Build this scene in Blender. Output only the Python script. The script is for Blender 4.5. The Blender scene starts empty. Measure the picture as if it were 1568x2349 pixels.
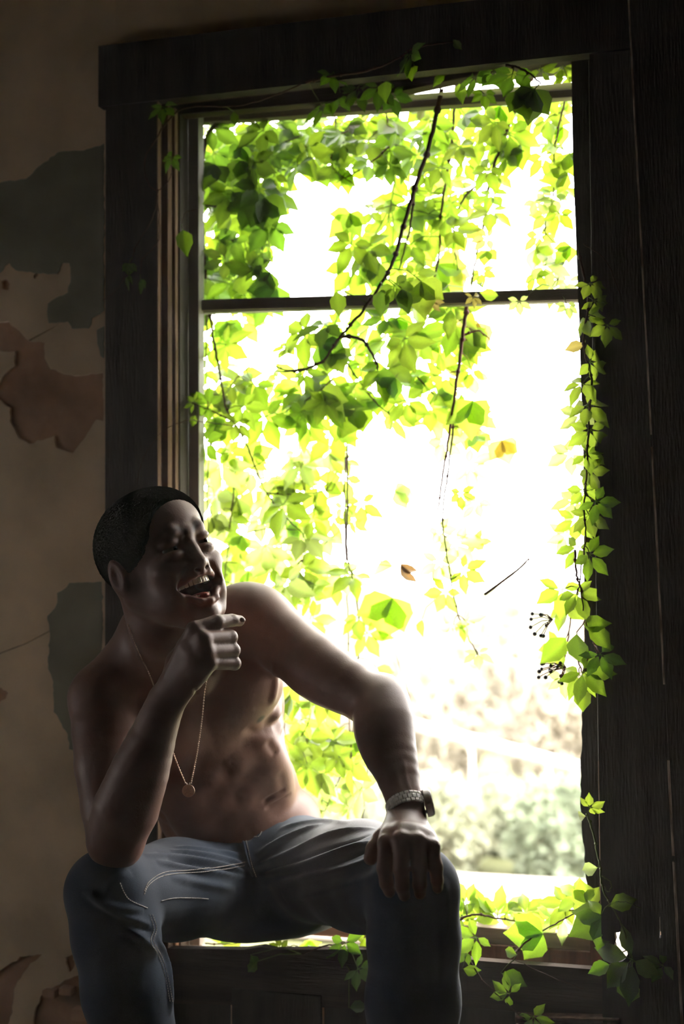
import bpy, bmesh, math, random
import numpy as np
from mathutils import Vector, Matrix
from mathutils.bvhtree import BVHTree

# ---------------------------------------------------------------- camera, sky, exposure
W_PX, H_PX = 1568.0, 2349.0
FOC = 3260.0                                  # focal length in pixels
YAW, PITCH, ROLL = math.radians(16.5), math.radians(2.5), math.radians(-0.35)
FW = np.array([-math.sin(YAW)*math.cos(PITCH), math.cos(YAW)*math.cos(PITCH), math.sin(PITCH)])
_rt = np.array([math.cos(YAW), math.sin(YAW), 0.0])
_up = np.cross(_rt, FW)
RT = _rt*math.cos(ROLL) + _up*math.sin(ROLL)
UP = -_rt*math.sin(ROLL) + _up*math.cos(ROLL)

def ray(px, py):
    return FW + RT*(px-W_PX/2)/FOC - UP*(py-H_PX/2)/FOC

SILL_Z = 0.36
CAM = np.array([0.0, 0.08, SILL_Z]) - ray(880, 2135)*2.55

def P(px, py, Y):
    """world point on the plane y = Y that is seen at a pixel of the photograph"""
    d = ray(px, py)
    return CAM + d*(Y-CAM[1])/d[1]

def mpp(Y, px=784, py=1400):
    return (Y-CAM[1])/ray(px, py)[1]/FOC      # metres per pixel at depth Y

scene = bpy.context.scene
COL = scene.collection
cam_data = bpy.data.cameras.new('camera')
cam_data.sensor_fit = 'VERTICAL'; cam_data.sensor_height = 36.0
cam_data.lens = FOC*36.0/H_PX
cam_data.clip_end = 500
camera = bpy.data.objects.new('camera', cam_data); COL.objects.link(camera)
camera.matrix_world = Matrix(((RT[0], UP[0], -FW[0], CAM[0]), (RT[1], UP[1], -FW[1], CAM[1]), (RT[2], UP[2], -FW[2], CAM[2]), (0, 0, 0, 1)))
cam_data.dof.use_dof = True
cam_data.dof.focus_distance = 2.22
cam_data.dof.aperture_fstop = 2.7
scene.camera = camera

world = bpy.data.worlds.new('overcast_sky'); scene.world = world
world.use_nodes = True
_bg = world.node_tree.nodes['Background']
_bg.inputs[0].default_value = (1.0, 0.965, 0.93, 1)
_bg.inputs[1].default_value = 22.0

sun_d = bpy.data.lights.new('sun', 'SUN'); sun_d.energy = 17.0; sun_d.angle = math.radians(3); sun_d.color = (1.0, .95, .88)
sun = bpy.data.objects.new('sun', sun_d); COL.objects.link(sun)
sun.rotation_euler = Vector((.75, -.45, .95)).to_track_quat('Z', 'Y').to_euler()   # high, behind and to the right of the house

scene.view_settings.view_transform = 'Standard'
scene.view_settings.look = 'None'
scene.view_settings.exposure = 0.0
scene.view_settings.gamma = 1.0
scene.view_settings.use_curve_mapping = False
try:
    scene.cycles.max_bounces = 10
    scene.cycles.diffuse_bounces = 5
    scene.cycles.transmission_bounces = 6
    scene.cycles.sample_clamp_indirect = 6.0
    scene.cycles.use_denoising = True
except Exception:
    pass

rnd = random.Random(7)

# ---------------------------------------------------------------- materials
def mat(name, base, rough=0.7, var=0.0, scale=8.0, bump=0.0, bscale=60.0, spec=0.3, stretch=(1, 1, 1), base2=None, detail=6.0, metal=0.0):
    m = bpy.data.materials.new(name); m.use_nodes = True
    nt = m.node_tree; N = nt.nodes; L = nt.links
    b = N['Principled BSDF']
    b.inputs['Roughness'].default_value = rough
    b.inputs['Specular IOR Level'].default_value = spec
    b.inputs['Metallic'].default_value = metal
    tc = N.new('ShaderNodeTexCoord'); mp = N.new('ShaderNodeMapping')
    mp.inputs['Scale'].default_value = stretch
    L.new(tc.outputs['Object'], mp.inputs['Vector'])
    if base2 is None:
        base2 = tuple(c*(1-var) for c in base)
        base = tuple(min(1, c*(1+var)) for c in base)
    nz = N.new('ShaderNodeTexNoise'); nz.inputs['Scale'].default_value = scale; nz.inputs['Detail'].default_value = detail
    L.new(mp.outputs['Vector'], nz.inputs['Vector'])
    cr = N.new('ShaderNodeValToRGB')
    cr.color_ramp.elements[0].position = 0.35; cr.color_ramp.elements[0].color = (*base2, 1)
    cr.color_ramp.elements[1].position = 0.65; cr.color_ramp.elements[1].color = (*base, 1)
    L.new(nz.outputs['Fac'], cr.inputs['Fac'])
    L.new(cr.outputs['Color'], b.inputs['Base Color'])
    if bump > 0:
        n2 = N.new('ShaderNodeTexNoise'); n2.inputs['Scale'].default_value = bscale; n2.inputs['Detail'].default_value = 5
        L.new(mp.outputs['Vector'], n2.inputs['Vector'])
        bp = N.new('ShaderNodeBump'); bp.inputs['Strength'].default_value = bump; bp.inputs['Distance'].default_value = 0.004
        L.new(n2.outputs['Fac'], bp.inputs['Height']); L.new(bp.outputs['Normal'], b.inputs['Normal'])
    return m

M = {}
M['plaster_tan'] = mat('plaster_tan', (.80, .60, .39), .9, .18, 5, .35, 45, .15)
M['plaster_green'] = mat('plaster_green', (.28, .27, .19), .9, .18, 6, .3, 60, .15)
M['plaster_brown'] = mat('plaster_brown', (.50, .29, .18), .95, .25, 9, .5, 50, .1)
M['room_wall'] = mat('room_wall', (.10, .082, .066), .9, .12, 3, .1, 30, .1)
M['floor_wood'] = mat('floor_wood', (.06, .043, .03), .8, .3, 4, .2, 30, .2, (1, 12, 1))
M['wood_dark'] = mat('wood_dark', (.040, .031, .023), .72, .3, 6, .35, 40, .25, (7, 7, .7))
M['wood_brown'] = mat('wood_brown', (.10, .055, .035), .8, .35, 6, .5, 40, .2, (10, 10, .6))
M['wood_worn'] = mat('wood_worn', (.24, .15, .10), .8, .3, 8, .5, 50, .2, (12, 12, .5), (.07, .036, .022))
M['wood_horizontal'] = mat('wood_horizontal', (.05, .034, .025), .78, .3, 6, .4, 40, .2, (.7, 8, 8))
M['paint_grey'] = mat('paint_grey', (.30, .285, .26), .6, .15, 5, .2, 40, .35, (8, 8, .6))
M['paint_light'] = mat('paint_light', (.62, .59, .54), .5, .1, 6, .15, 50, .35)
M['paint_rail'] = mat('paint_rail', (.20, .165, .15), .65, .2, 6, .25, 50, .3, (.8, 8, 8))
M['sill_worn'] = mat('sill_worn', (.33, .24, .185), .8, .25, 7, .4, 40, .2, (1, 8, 8))
M['lit_edge_paint'] = mat('lit_edge_paint', (.62, .50, .38), .8, .3, 30, .4, 60, .2, (8, 8, .8), (.2, .13, .09))  # edge paint lightened to stand in for grazing window light
M['rubble'] = mat('rubble', (.07, .04, .028), .95, .35, 14, .8, 40, .1)
M['steel'] = mat('steel', (.95, .89, .83), .38, .03, 20, 0, 1, .5, metal=.1)
M['watch_glass'] = mat('watch_glass', (.75, .74, .72), .08, .02, 3, 0, 1, .8)
M['gold'] = mat('gold', (.62, .44, .32), .35, .1, 300, .35, 500, .5, metal=.8)
M['tooth'] = mat('tooth', (.80, .68, .52), .25, .04, 80, 0, 1, .5)
M['tongue'] = mat('tongue', (.42, .12, .10), .45, .15, 150, .2, 400, .4)
M['eye_white'] = mat('eye_white', (.16, .13, .11), .2, .05, 30, 0, 1, .5)
M['iris'] = mat('iris', (.012, .008, .006), .08, .1, 40, 0, 1, .6)
M['hair'] = mat('hair', (.0035, .003, .0025), 1.0, .3, 250, .3, 420, .0)
M['brow'] = mat('brow', (.008, .006, .005), .9, .2, 300, .5, 500, .1)
M['leather'] = mat('leather', (.05, .03, .02), .6, .2, 20, .2, 80, .3)
M['thread'] = mat('thread', (.55, .50, .46), .8, .15, 300, .2, 900, .2)
M['stem_brown'] = mat('stem_brown', (.065, .032, .022), .75, .3, 30, .3, 200, .2)
M['stem_red'] = mat('stem_red', (.13, .04, .03), .7, .25, 30, .2, 200, .2)
M['stem_green'] = mat('stem_green', (.10, .12, .04), .7, .2, 30, .1, 200, .2)
M['berry'] = mat('berry', (.03, .03, .035), .45, .3, 40, 0, 1, .4)
M['grass'] = mat('meadow_grass', (.095, .10, .05), .95, .2, .8, 0, 1, .05)
M['pale_road'] = mat('pale_road', (.30, .27, .24), .95, .08, 1.5, 0, 1, .05)
M['white_pipe'] = mat('white_pipe', (.40, .36, .35), .6, .05, 3, 0, 1, .2)
M['bark'] = mat('bark', (.17, .145, .12), .9, .3, 12, .5, 30, .1)

def leaf_mat(name, diff, trans, vein=1.25):
    m = bpy.data.materials.new(name); m.use_nodes = True
    nt = m.node_tree; N = nt.nodes; L = nt.links
    N.remove(N['Principled BSDF']); out = N['Material Output']
    at = N.new('ShaderNodeAttribute'); at.attribute_name = 'vein'
    oi = N.new('ShaderNodeObjectInfo')
    tc = N.new('ShaderNodeTexCoord'); nz = N.new('ShaderNodeTexNoise'); nz.inputs['Scale'].default_value = 45; nz.inputs['Detail'].default_value = 4
    L.new(tc.outputs['Object'], nz.inputs['Vector'])
    def col(base):
        hs = N.new('ShaderNodeHueSaturation'); hs.inputs['Color'].default_value = (*base, 1)
        mr = N.new('ShaderNodeMapRange'); mr.inputs['To Min'].default_value = .72; mr.inputs['To Max'].default_value = 1.3
        L.new(oi.outputs['Random'], mr.inputs['Value'])
        mh = N.new('ShaderNodeMapRange'); mh.inputs['To Min'].default_value = .490; mh.inputs['To Max'].default_value = .508
        L.new(oi.outputs['Random'], mh.inputs['Value']); L.new(mh.outputs['Result'], hs.inputs['Hue'])
        ad = N.new('ShaderNodeMath'); ad.operation = 'MULTIPLY_ADD'; ad.inputs[1].default_value = vein-1; ad.inputs[2].default_value = 1.0
        L.new(at.outputs['Fac'], ad.inputs[0])
        mn = N.new('ShaderNodeMapRange'); mn.inputs['From Min'].default_value = .3; mn.inputs['From Max'].default_value = .7
        mn.inputs['To Min'].default_value = .85; mn.inputs['To Max'].default_value = 1.12
        L.new(nz.outputs['Fac'], mn.inputs['Value'])
        mu = N.new('ShaderNodeMath'); mu.operation = 'MULTIPLY'; L.new(mr.outputs['Result'], mu.inputs[0]); L.new(ad.outputs[0], mu.inputs[1])
        m2 = N.new('ShaderNodeMath'); m2.operation = 'MULTIPLY'; L.new(mu.outputs[0], m2.inputs[0]); L.new(mn.outputs['Result'], m2.inputs[1])
        L.new(m2.outputs[0], hs.inputs['Value'])
        return hs
    d = N.new('ShaderNodeBsdfDiffuse'); t = N.new('ShaderNodeBsdfTranslucent'); g = N.new('ShaderNodeBsdfGlossy')
    L.new(col(diff).outputs['Color'], d.inputs['Color']); L.new(col(trans).outputs['Color'], t.inputs['Color'])
    g.inputs['Roughness'].default_value = .38; g.inputs['Color'].default_value = (1, 1, 1, 1)
    a1 = N.new('ShaderNodeAddShader'); L.new(d.outputs[0], a1.inputs[0]); L.new(t.outputs[0], a1.inputs[1])
    mx = N.new('ShaderNodeMixShader'); mx.inputs[0].default_value = .04
    L.new(a1.outputs[0], mx.inputs[1]); L.new(g.outputs[0], mx.inputs[2])
    L.new(mx.outputs[0], out.inputs['Surface'])
    return m
LEAF = {
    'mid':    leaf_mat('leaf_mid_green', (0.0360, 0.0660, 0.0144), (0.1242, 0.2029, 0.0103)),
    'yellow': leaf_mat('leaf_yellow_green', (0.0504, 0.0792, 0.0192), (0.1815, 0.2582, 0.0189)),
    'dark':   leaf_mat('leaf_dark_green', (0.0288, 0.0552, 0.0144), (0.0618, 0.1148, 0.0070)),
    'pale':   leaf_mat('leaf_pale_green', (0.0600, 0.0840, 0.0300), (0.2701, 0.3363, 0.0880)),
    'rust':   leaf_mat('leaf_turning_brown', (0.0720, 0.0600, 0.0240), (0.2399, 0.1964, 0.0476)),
    'dry':    leaf_mat('leaf_dried_brown', (.06, .038, .018), (.055, .030, .010)),
}

def skin_mat():
    m = bpy.data.materials.new('dark_brown_skin'); m.use_nodes = True
    nt = m.node_tree; N = nt.nodes; L = nt.links; b = N['Principled BSDF']
    at = N.new('ShaderNodeAttribute'); at.attribute_name = 'tint'
    tc = N.new('ShaderNodeTexCoord')
    nz = N.new('ShaderNodeTexNoise'); nz.inputs['Scale'].default_value = 14; nz.inputs['Detail'].default_value = 5
    L.new(tc.outputs['Object'], nz.inputs['Vector'])
    cr = N.new('ShaderNodeValToRGB')
    cr.color_ramp.elements[0].position = .35; cr.color_ramp.elements[0].color = (.150, .070, .046, 1)
    cr.color_ramp.elements[1].position = .65; cr.color_ramp.elements[1].color = (.205, .102, .070, 1)
    L.new(nz.outputs['Fac'], cr.inputs['Fac'])
    mx = N.new('ShaderNodeMix'); mx.data_type = 'RGBA'; mx.blend_type = 'MULTIPLY'; mx.inputs[0].default_value = 1
    L.new(cr.outputs['Color'], mx.inputs[6]); L.new(at.outputs['Color'], mx.inputs[7])
    L.new(mx.outputs[2], b.inputs['Base Color'])
    b.inputs['Roughness'].default_value = .5; b.inputs['Specular IOR Level'].default_value = .42
    n2 = N.new('ShaderNodeTexNoise'); n2.inputs['Scale'].default_value = 420; n2.inputs['Detail'].default_value = 3
    L.new(tc.outputs['Object'], n2.inputs['Vector'])
    bp = N.new('ShaderNodeBump'); bp.inputs['Strength'].default_value = .14; bp.inputs['Distance'].default_value = .002
    L.new(n2.outputs['Fac'], bp.inputs['Height']); L.new(bp.outputs['Normal'], b.inputs['Normal'])
    return m
M['skin'] = skin_mat()

def denim_mat():
    m = bpy.data.materials.new('blue_denim'); m.use_nodes = True
    nt = m.node_tree; N = nt.nodes; L = nt.links; b = N['Principled BSDF']
    tc = N.new('ShaderNodeTexCoord')
    nz = N.new('ShaderNodeTexNoise'); nz.inputs['Scale'].default_value = 9; nz.inputs['Detail'].default_value = 7
    wv = N.new('ShaderNodeTexNoise'); wv.inputs['Scale'].default_value = 700; wv.inputs['Detail'].default_value = 2
    at = N.new('ShaderNodeAttribute'); at.attribute_name = 'lit_wear'
    L.new(tc.outputs['Object'], nz.inputs['Vector']); L.new(tc.outputs['Object'], wv.inputs['Vector'])
    cr = N.new('ShaderNodeValToRGB')
    cr.color_ramp.elements[0].position = .3; cr.color_ramp.elements[0].color = (.021, .033, .056, 1)
    cr.color_ramp.elements[1].position = .72; cr.color_ramp.elements[1].color = (.050, .069, .104, 1)
    L.new(nz.outputs['Fac'], cr.inputs['Fac'])
    mw = N.new('ShaderNodeMix'); mw.data_type = 'RGBA'; mw.inputs[7].default_value = (.30, .285, .29, 1)
    L.new(at.outputs['Fac'], mw.inputs[0]); L.new(cr.outputs['Color'], mw.inputs[6])
    mx = N.new('ShaderNodeMix'); mx.data_type = 'RGBA'; mx.blend_type = 'MULTIPLY'; mx.inputs[0].default_value = .5
    L.new(mw.outputs[2], mx.inputs[6]); L.new(wv.outputs['Fac'], mx.inputs[7]); L.new(mx.outputs[2], b.inputs['Base Color'])
    b.inputs['Roughness'].default_value = .85; b.inputs['Specular IOR Level'].default_value = .15
    try:
        b.inputs['Sheen Weight'].default_value = .15; b.inputs['Sheen Roughness'].default_value = .5
    except Exception:
        pass
    bp = N.new('ShaderNodeBump'); bp.inputs['Strength'].default_value = .25; bp.inputs['Distance'].default_value = .001
    L.new(wv.outputs['Fac'], bp.inputs['Height']); L.new(bp.outputs['Normal'], b.inputs['Normal'])
    return m
M['denim'] = denim_mat()

# ---------------------------------------------------------------- object helpers
def tag(o, label=None, cat=None, group=None, kind=None):
    if label: o['label'] = label
    if cat: o['category'] = cat
    if group: o['group'] = group
    if kind: o['kind'] = kind
    return o

def link(name, me, material=None, parent=None):
    o = bpy.data.objects.new(name, me); COL.objects.link(o)
    if material is not None and me is not None and not me.materials: me.materials.append(material)
    if parent is not None: o.parent = parent
    return o

def empty(name, loc, label=None, cat=None, group=None, kind=None):
    o = bpy.data.objects.new(name, None); COL.objects.link(o)
    o.empty_display_size = .1
    o.location = Vector([float(c) for c in loc])
    return tag(o, label, cat, group, kind)

def put(o, parent):
    """parent without moving: parents here only have a location"""
    o.parent = parent
    o.location = o.location - parent.location
    return o

def mesh_from(name, verts, faces, material=None, smooth=False):
    me = bpy.data.meshes.new(name); me.from_pydata([tuple(map(float, v)) for v in verts], [], faces); me.update()
    if smooth: me.shade_smooth()
    if material: me.materials.append(material)
    return me

def fast_mesh(name, V, Q, material=None, smooth=True):
    me = bpy.data.meshes.new(name)
    me.vertices.add(len(V)); me.vertices.foreach_set('co', np.asarray(V, np.float32).ravel())
    n = len(Q); k = Q.shape[1]
    me.loops.add(n*k); me.loops.foreach_set('vertex_index', np.asarray(Q, np.int32).ravel())
    me.polygons.add(n); me.polygons.foreach_set('loop_start', np.arange(0, n*k, k, dtype=np.int32))
    me.polygons.foreach_set('loop_total', np.full(n, k, np.int32))
    me.update(calc_edges=True); me.validate()
    if smooth: me.shade_smooth()
    if material: me.materials.append(material)
    return me

class MB:
    """collects shapes in one mesh"""
    def __init__(self): self.v = []; self.f = []
    def add(self, vs, fs):
        o = len(self.v); self.v += [tuple(map(float, x)) for x in vs]; self.f += [tuple(i+o for i in f) for f in fs]; return self
    def box(self, a, b):
        x0, y0, z0 = a; x1, y1, z1 = b
        vs = [(x0,y0,z0),(x1,y0,z0),(x1,y1,z0),(x0,y1,z0),(x0,y0,z1),(x1,y0,z1),(x1,y1,z1),(x0,y1,z1)]
        return self.add(vs, [(0,3,2,1),(4,5,6,7),(0,1,5,4),(1,2,6,5),(2,3,7,6),(3,0,4,7)])
    def prism(self, outline, vec):
        """outline: list of 3D points (planar), extruded by vec"""
        n = len(outline); o = [np.asarray(p, float) for p in outline]; v = np.asarray(vec, float)
        vs = o + [p+v for p in o]
        fs = [tuple(range(n))[::-1], tuple(range(n, 2*n))] + [(i, (i+1) % n, n+(i+1) % n, n+i) for i in range(n)]
        return self.add(vs, fs)
    def tube(self, pts, r, n=6, cap=True):
        pts = [np.asarray(p, float) for p in pts]; m = len(pts)
        rs = r if hasattr(r, '__len__') else [r]*m
        T = [pts[min(i+1, m-1)]-pts[max(i-1, 0)] for i in range(m)]
        T = [t/(np.linalg.norm(t)+1e-12) for t in T]
        u = np.cross(T[0], (0.3, 0.2, 1.0)); u /= np.linalg.norm(u)+1e-12
        vs = []
        for i in range(m):
            u = u - T[i]*(u@T[i]); u /= np.linalg.norm(u)+1e-12
            w = np.cross(T[i], u)
            for k in range(n):
                a = 2*math.pi*k/n
                vs.append(pts[i] + rs[i]*(u*math.cos(a)+w*math.sin(a)))
        fs = [(i*n+k, i*n+(k+1) % n, (i+1)*n+(k+1) % n, (i+1)*n+k) for i in range(m-1) for k in range(n)]
        if cap: fs += [tuple(range(n))[::-1], tuple(range((m-1)*n, m*n))]
        return self.add(vs, fs)
    def ball(self, c, r, nu=10, nv=7, R=None):
        r = np.array(r if hasattr(r, '__len__') else (r, r, r), float); R = np.eye(3) if R is None else R
        vs = []
        for j in range(nv+1):
            t = math.pi*j/nv
            for i in range(nu):
                p = 2*math.pi*i/nu
                q = np.array((math.sin(t)*math.cos(p), math.sin(t)*math.sin(p), math.cos(t)))*r
                vs.append(np.asarray(c)+R@q)
        fs = [(j*nu+i, (j+1)*nu+i, (j+1)*nu+(i+1) % nu, j*nu+(i+1) % nu) for j in range(nv) for i in range(nu)]
        return self.add(vs, fs)
    def mesh(self, name, material=None, smooth=False): return mesh_from(name, self.v, self.f, material, smooth)
    def build(self, name, material, parent=None, smooth=False, bevel=0.0):
        """linked with its origin at the middle of its own box"""
        V = np.array(self.v, float); c = (V.min(0)+V.max(0))/2
        me = mesh_from(name, V-c, self.f, material, smooth)
        if bevel > 0:
            bm = bmesh.new(); bm.from_mesh(me)
            bmesh.ops.remove_doubles(bm, verts=bm.verts, dist=1e-6)
            es = [e for e in bm.edges if len(e.link_faces) == 2 and e.calc_face_angle(0) > .6]
            bmesh.ops.bevel(bm, geom=es, offset=bevel, segments=2, affect='EDGES', profile=.6)
            bm.to_mesh(me); bm.free()
        o = link(name, me); o.location = Vector(c)
        if parent is not None: put(o, parent)
        return o

def spline(pts, n):
    """Catmull-Rom through the points, n samples per span"""
    p = [np.asarray(q, float) for q in pts]; p = [2*p[0]-p[1]] + p + [2*p[-1]-p[-2]]
    out = []
    for i in range(1, len(p)-2):
        for k in range(n):
            t = k/n
            out.append(.5*((2*p[i]) + (-p[i-1]+p[i+1])*t + (2*p[i-1]-5*p[i]+4*p[i+1]-p[i+2])*t*t + (-p[i-1]+3*p[i]-3*p[i+1]+p[i+2])*t**3))
    out.append(p[-2]); return out

def sheet(name, outline, holes, y_front, thick, material, parent, rough=0.0):
    """a flat sheet with holes on a plane y = const, given by 3D outlines; real thickness"""
    cu = bpy.data.curves.new(name+'_curve', 'CURVE'); cu.dimensions = '2D'; cu.fill_mode = 'BOTH'; cu.extrude = thick/2
    for poly in [outline]+holes:
        s = cu.splines.new('POLY'); s.points.add(len(poly)-1)
        for i, q in enumerate(poly): s.points[i].co = (q[0], q[2], 0, 1)
        s.use_cyclic_u = True
    tmp = bpy.data.objects.new('tmp', cu); COL.objects.link(tmp)
    dg = bpy.context.evaluated_depsgraph_get(); dg.update()
    me = bpy.data.meshes.new_from_object(tmp.evaluated_get(dg))
    bpy.data.objects.remove(tmp); bpy.data.curves.remove(cu)
    n = len(me.vertices); co = np.empty(n*3, np.float32); me.vertices.foreach_get('co', co); co = co.reshape(-1, 3)
    out = np.stack([co[:, 0], -co[:, 2]+y_front+thick/2, co[:, 1]], 1)
    c = (out.min(0)+out.max(0))/2
    me.vertices.foreach_set('co', (out-c).astype(np.float32).ravel()); me.update()
    me.name = name; me.materials.clear(); me.materials.append(material)
    o = link(name, me); o.location = Vector([float(x) for x in c])
    if parent is not None: put(o, parent)
    return o

def ragged(pts, amp, seed, step=9.0):
    """roughen a closed pixel outline"""
    r = random.Random(seed); out = []
    n = len(pts)
    for i in range(n):
        a, b = pts[i], pts[(i+1) % n]; L = math.hypot(b[0]-a[0], b[1]-a[1]); k = max(1, int(L/step))
        for j in range(k):
            t = j/k
            out.append((a[0]+(b[0]-a[0])*t+r.uniform(-amp, amp), a[1]+(b[1]-a[1])*t+r.uniform(-amp, amp)))
    return out

# ---------------------------------------------------------------- the room
GZ = -0.35                                       # level of the ground outside
def X_at(px, py, Y): return float(P(px, py, Y)[0])
def Z_at(px, py, Y): return float(P(px, py, Y)[2])

XL0, XL1 = X_at(241, 1000, -.022), X_at(361, 1000, -.022)      # left casing
XR0 = X_at(1374, 1800, -.022)                                  # right casing, inner edge
XR1 = X_at(1535, 1500, -.022)
ZH1 = Z_at(231, 106, -.026)                                    # head casing, top
ZH0 = Z_at(640, 200, -.026)                                    # head casing, lower edge
OPX0, OPX1 = XL1-.03, XR0+.075
WT = .17                                                       # wall thickness

fl = MB().box((-2.3, -4.3, -.04), (1.9, 0.0, 0)).build('floor', M['floor_wood']); tag(fl, kind='structure')
for i in range(16):
    z = MB().box((-2.3+i*.2625+.004, -3.2, 0), (-2.3+(i+1)*.2625-.004, -.002, .012)).build('floorboard', M['floor_wood'], fl)
ce = MB().box((-2.3, -4.3, 2.75), (1.9, WT, 2.80)).build('ceiling', M['room_wall']); tag(ce, kind='structure')
for nm, a, b in (('wall_right', (1.9, -4.3, 0), (1.94, WT, 2.75)),):
    tag(MB().box(a, b).build(nm, M['room_wall']), kind='structure')

# the wall behind the viewer
tag(MB().box((-2.3, -4.34, 0), (1.9, -4.3, 2.75)).build('wall_front', M['room_wall']), kind='structure')
# left wall with an unseen opening added to throw daylight along the plaster
wl = MB()
wy0, wy1, wz0, wz1 = -1.10, -.72, .72, .94
for a, b in (((-4.3, 0), (wy0, 2.75)), ((wy1, 0), (WT, 2.75)), ((wy0, 0), (wy1, wz0)), ((wy0, wz1), (wy1, 2.75))):
    wl.box((-2.34, a[0], a[1]), (-2.3, b[0], b[1]))
tag(wl.build('wall_left', M['room_wall']), kind='structure')

def W3(poly, Y): return [P(x, y, Y) for x, y in poly]
def rect3(x0, x1, z0, z1): return [(x0, 0, z0), (x1, 0, z0), (x1, 0, z1), (x0, 0, z1)]

# wall with the window opening; a second ragged hole through it low on the right
slit = W3([(1511, 2096), (1515, 2096), (1516.5, 2152), (1511.5, 2152)], -.01)
sx0, sx1, sz0, sz1 = slit[0][0]-.05, slit[1][0]+.03, slit[2][2]-.02, slit[0][2]+.06
wall = sheet('wall_back', rect3(-2.3, 1.9, -.35, 2.75), [[(OPX0, 0, .24), (OPX1, 0, .24), (OPX1, 0, sz0), (sx1, 0, sz0), (sx1, 0, sz1), (OPX1, 0, sz1), (OPX1, 0, ZH0+.06), (OPX0, 0, ZH0+.06)]], 0.0, WT, M['plaster_brown'], None)
tag(wall, kind='structure')
# plaster skin over the scratch coat, with the places where it has fallen away
holes_px = [
    ragged([(0, 739), (20, 739), (44, 760), (61, 780), (102, 787), (102, 821), (116, 845), (143, 858), (170, 862), (236, 855), (238, 967), (221, 964), (197, 1001), (167, 1039), (129, 1029), (126, 1001), (68, 1018), (44, 1005), (24, 967), (24, 937), (7, 926), (-14, 906), (10, 858), (34, 841), (34, 807), (-14, 804), (-14, 739)], 1.6, 3),
    ragged([(96, 2188), (64, 2217), (32, 2270), (32, 2302), (20, 2349), (10, 2380), (-30, 2380), (-30, 2240), (20, 2215), (48, 2196)], 2.2, 5),
    ragged([(232, 2216), (190, 2232), (150, 2248), (110, 2272), (92, 2290), (76, 2330), (72, 2390), (238, 2400), (238, 2216)], 3, 6),
    ragged([(4, 648), (16, 640), (24, 652), (18, 668), (6, 664)], 2.0, 7, 4), ragged([(78, 632), (86, 626), (88, 632), (80, 640)], 1.0, 8, 4),
    ragged([(150, 2196), (168, 2190), (172, 2216), (158, 2232)], 1.6, 9, 5),
    [(-30, 1509), (60, 1475), (112, 1448), (168, 1426), (212, 1407), (168, 1427.6), (112, 1450.2), (60, 1477.4), (-30, 1512)],
    [(66, 781), (110, 757), (158, 735), (111, 759.4), (67, 783.4)],
    ragged([(-20, 1578), (4, 1578), (18, 1590), (14, 1602), (-6, 1612), (-20, 1612)], 1.5, 10, 5),
]
px_o = [(-1500, -700), (238.5, -700), (238.5, 2900), (-1500, 2900)]
def wall_poly(poly, Y): return [P(x, y, Y) for x, y in poly]
xo = XL0+.012
skin_l = sheet('plaster_coat', rect3(-2.29, xo, 0.02, 2.74), [wall_poly(h, -.004) for h in holes_px], -.005, .005, M['plaster_tan'], wall)
skin_l['label'] = 'tan plaster coat with patches fallen away left of the window'
sheet('plaster_coat', rect3(xo, 1.89, ZH1-.012, 2.74), [], -.005, .005, M['plaster_tan'], wall)
for i, poly in enumerate([
    [(-40, 627), (0, 627), (20, 603), (34, 620), (80, 626), (133, 630), (143, 603), (160, 603), (163, 627), (155, 671), (109, 695), (111, 743), (157, 739), (167, 755), (204, 753), (211, 732), (238, 712), (238, 330), (190, 345), (130, 350), (60, 410), (-40, 425)],
    [(234, 1334), (160, 1339), (133, 1361), (128, 1393), (109, 1414), (114, 1462), (109, 1526), (122, 1563), (125, 1632), (154, 1685), (160, 1717), (200, 1740), (234, 1730)],
    [(237, 750), (224, 755), (222, 790), (230, 815), (237, 820)],
]):
    p = sheet('paint_patch', wall_poly(ragged(poly, 2.0, 20+i), -.006), [], -.0062, .0012, M['plaster_green'], wall)
    p['label'] = 'flaking grey-green paint patch on the tan plaster'
# broken lath and brick ends where the plaster is gone, low on the left
r2 = random.Random(4)
for k in range(3):
    x = 120+k*38; y = 2240+r2.uniform(20, 90)
    c = P(x, y, -.004); s = r2.uniform(.012, .022)
    MB().box((c[0]-s, -.016-r2.random()*.012, c[2]-s*.5), (c[0]+s, .002, c[2]+s*.6)).build('brick_end', M['plaster_brown'], wall, bevel=.003)

# casings
def trim(name, a, b, material, bev=.003):
    return tag(MB().box(a, b).build(name, material, bevel=bev), kind='structure')
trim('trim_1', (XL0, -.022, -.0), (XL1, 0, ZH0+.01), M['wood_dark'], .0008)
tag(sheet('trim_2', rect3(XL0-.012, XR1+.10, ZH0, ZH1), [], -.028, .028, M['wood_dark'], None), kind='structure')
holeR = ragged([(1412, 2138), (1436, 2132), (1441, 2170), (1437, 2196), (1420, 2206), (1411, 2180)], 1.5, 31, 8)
tag(sheet('trim_3', rect3(XR0, XR1+.10, 0.0, ZH0+.005), [W3(holeR, -.015), W3([(1512, 2100), (1514.4, 2100), (1516, 2150), (1512.4, 2150)], -.015)], -.022, .022, M['wood_dark'], None), kind='structure')
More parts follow.
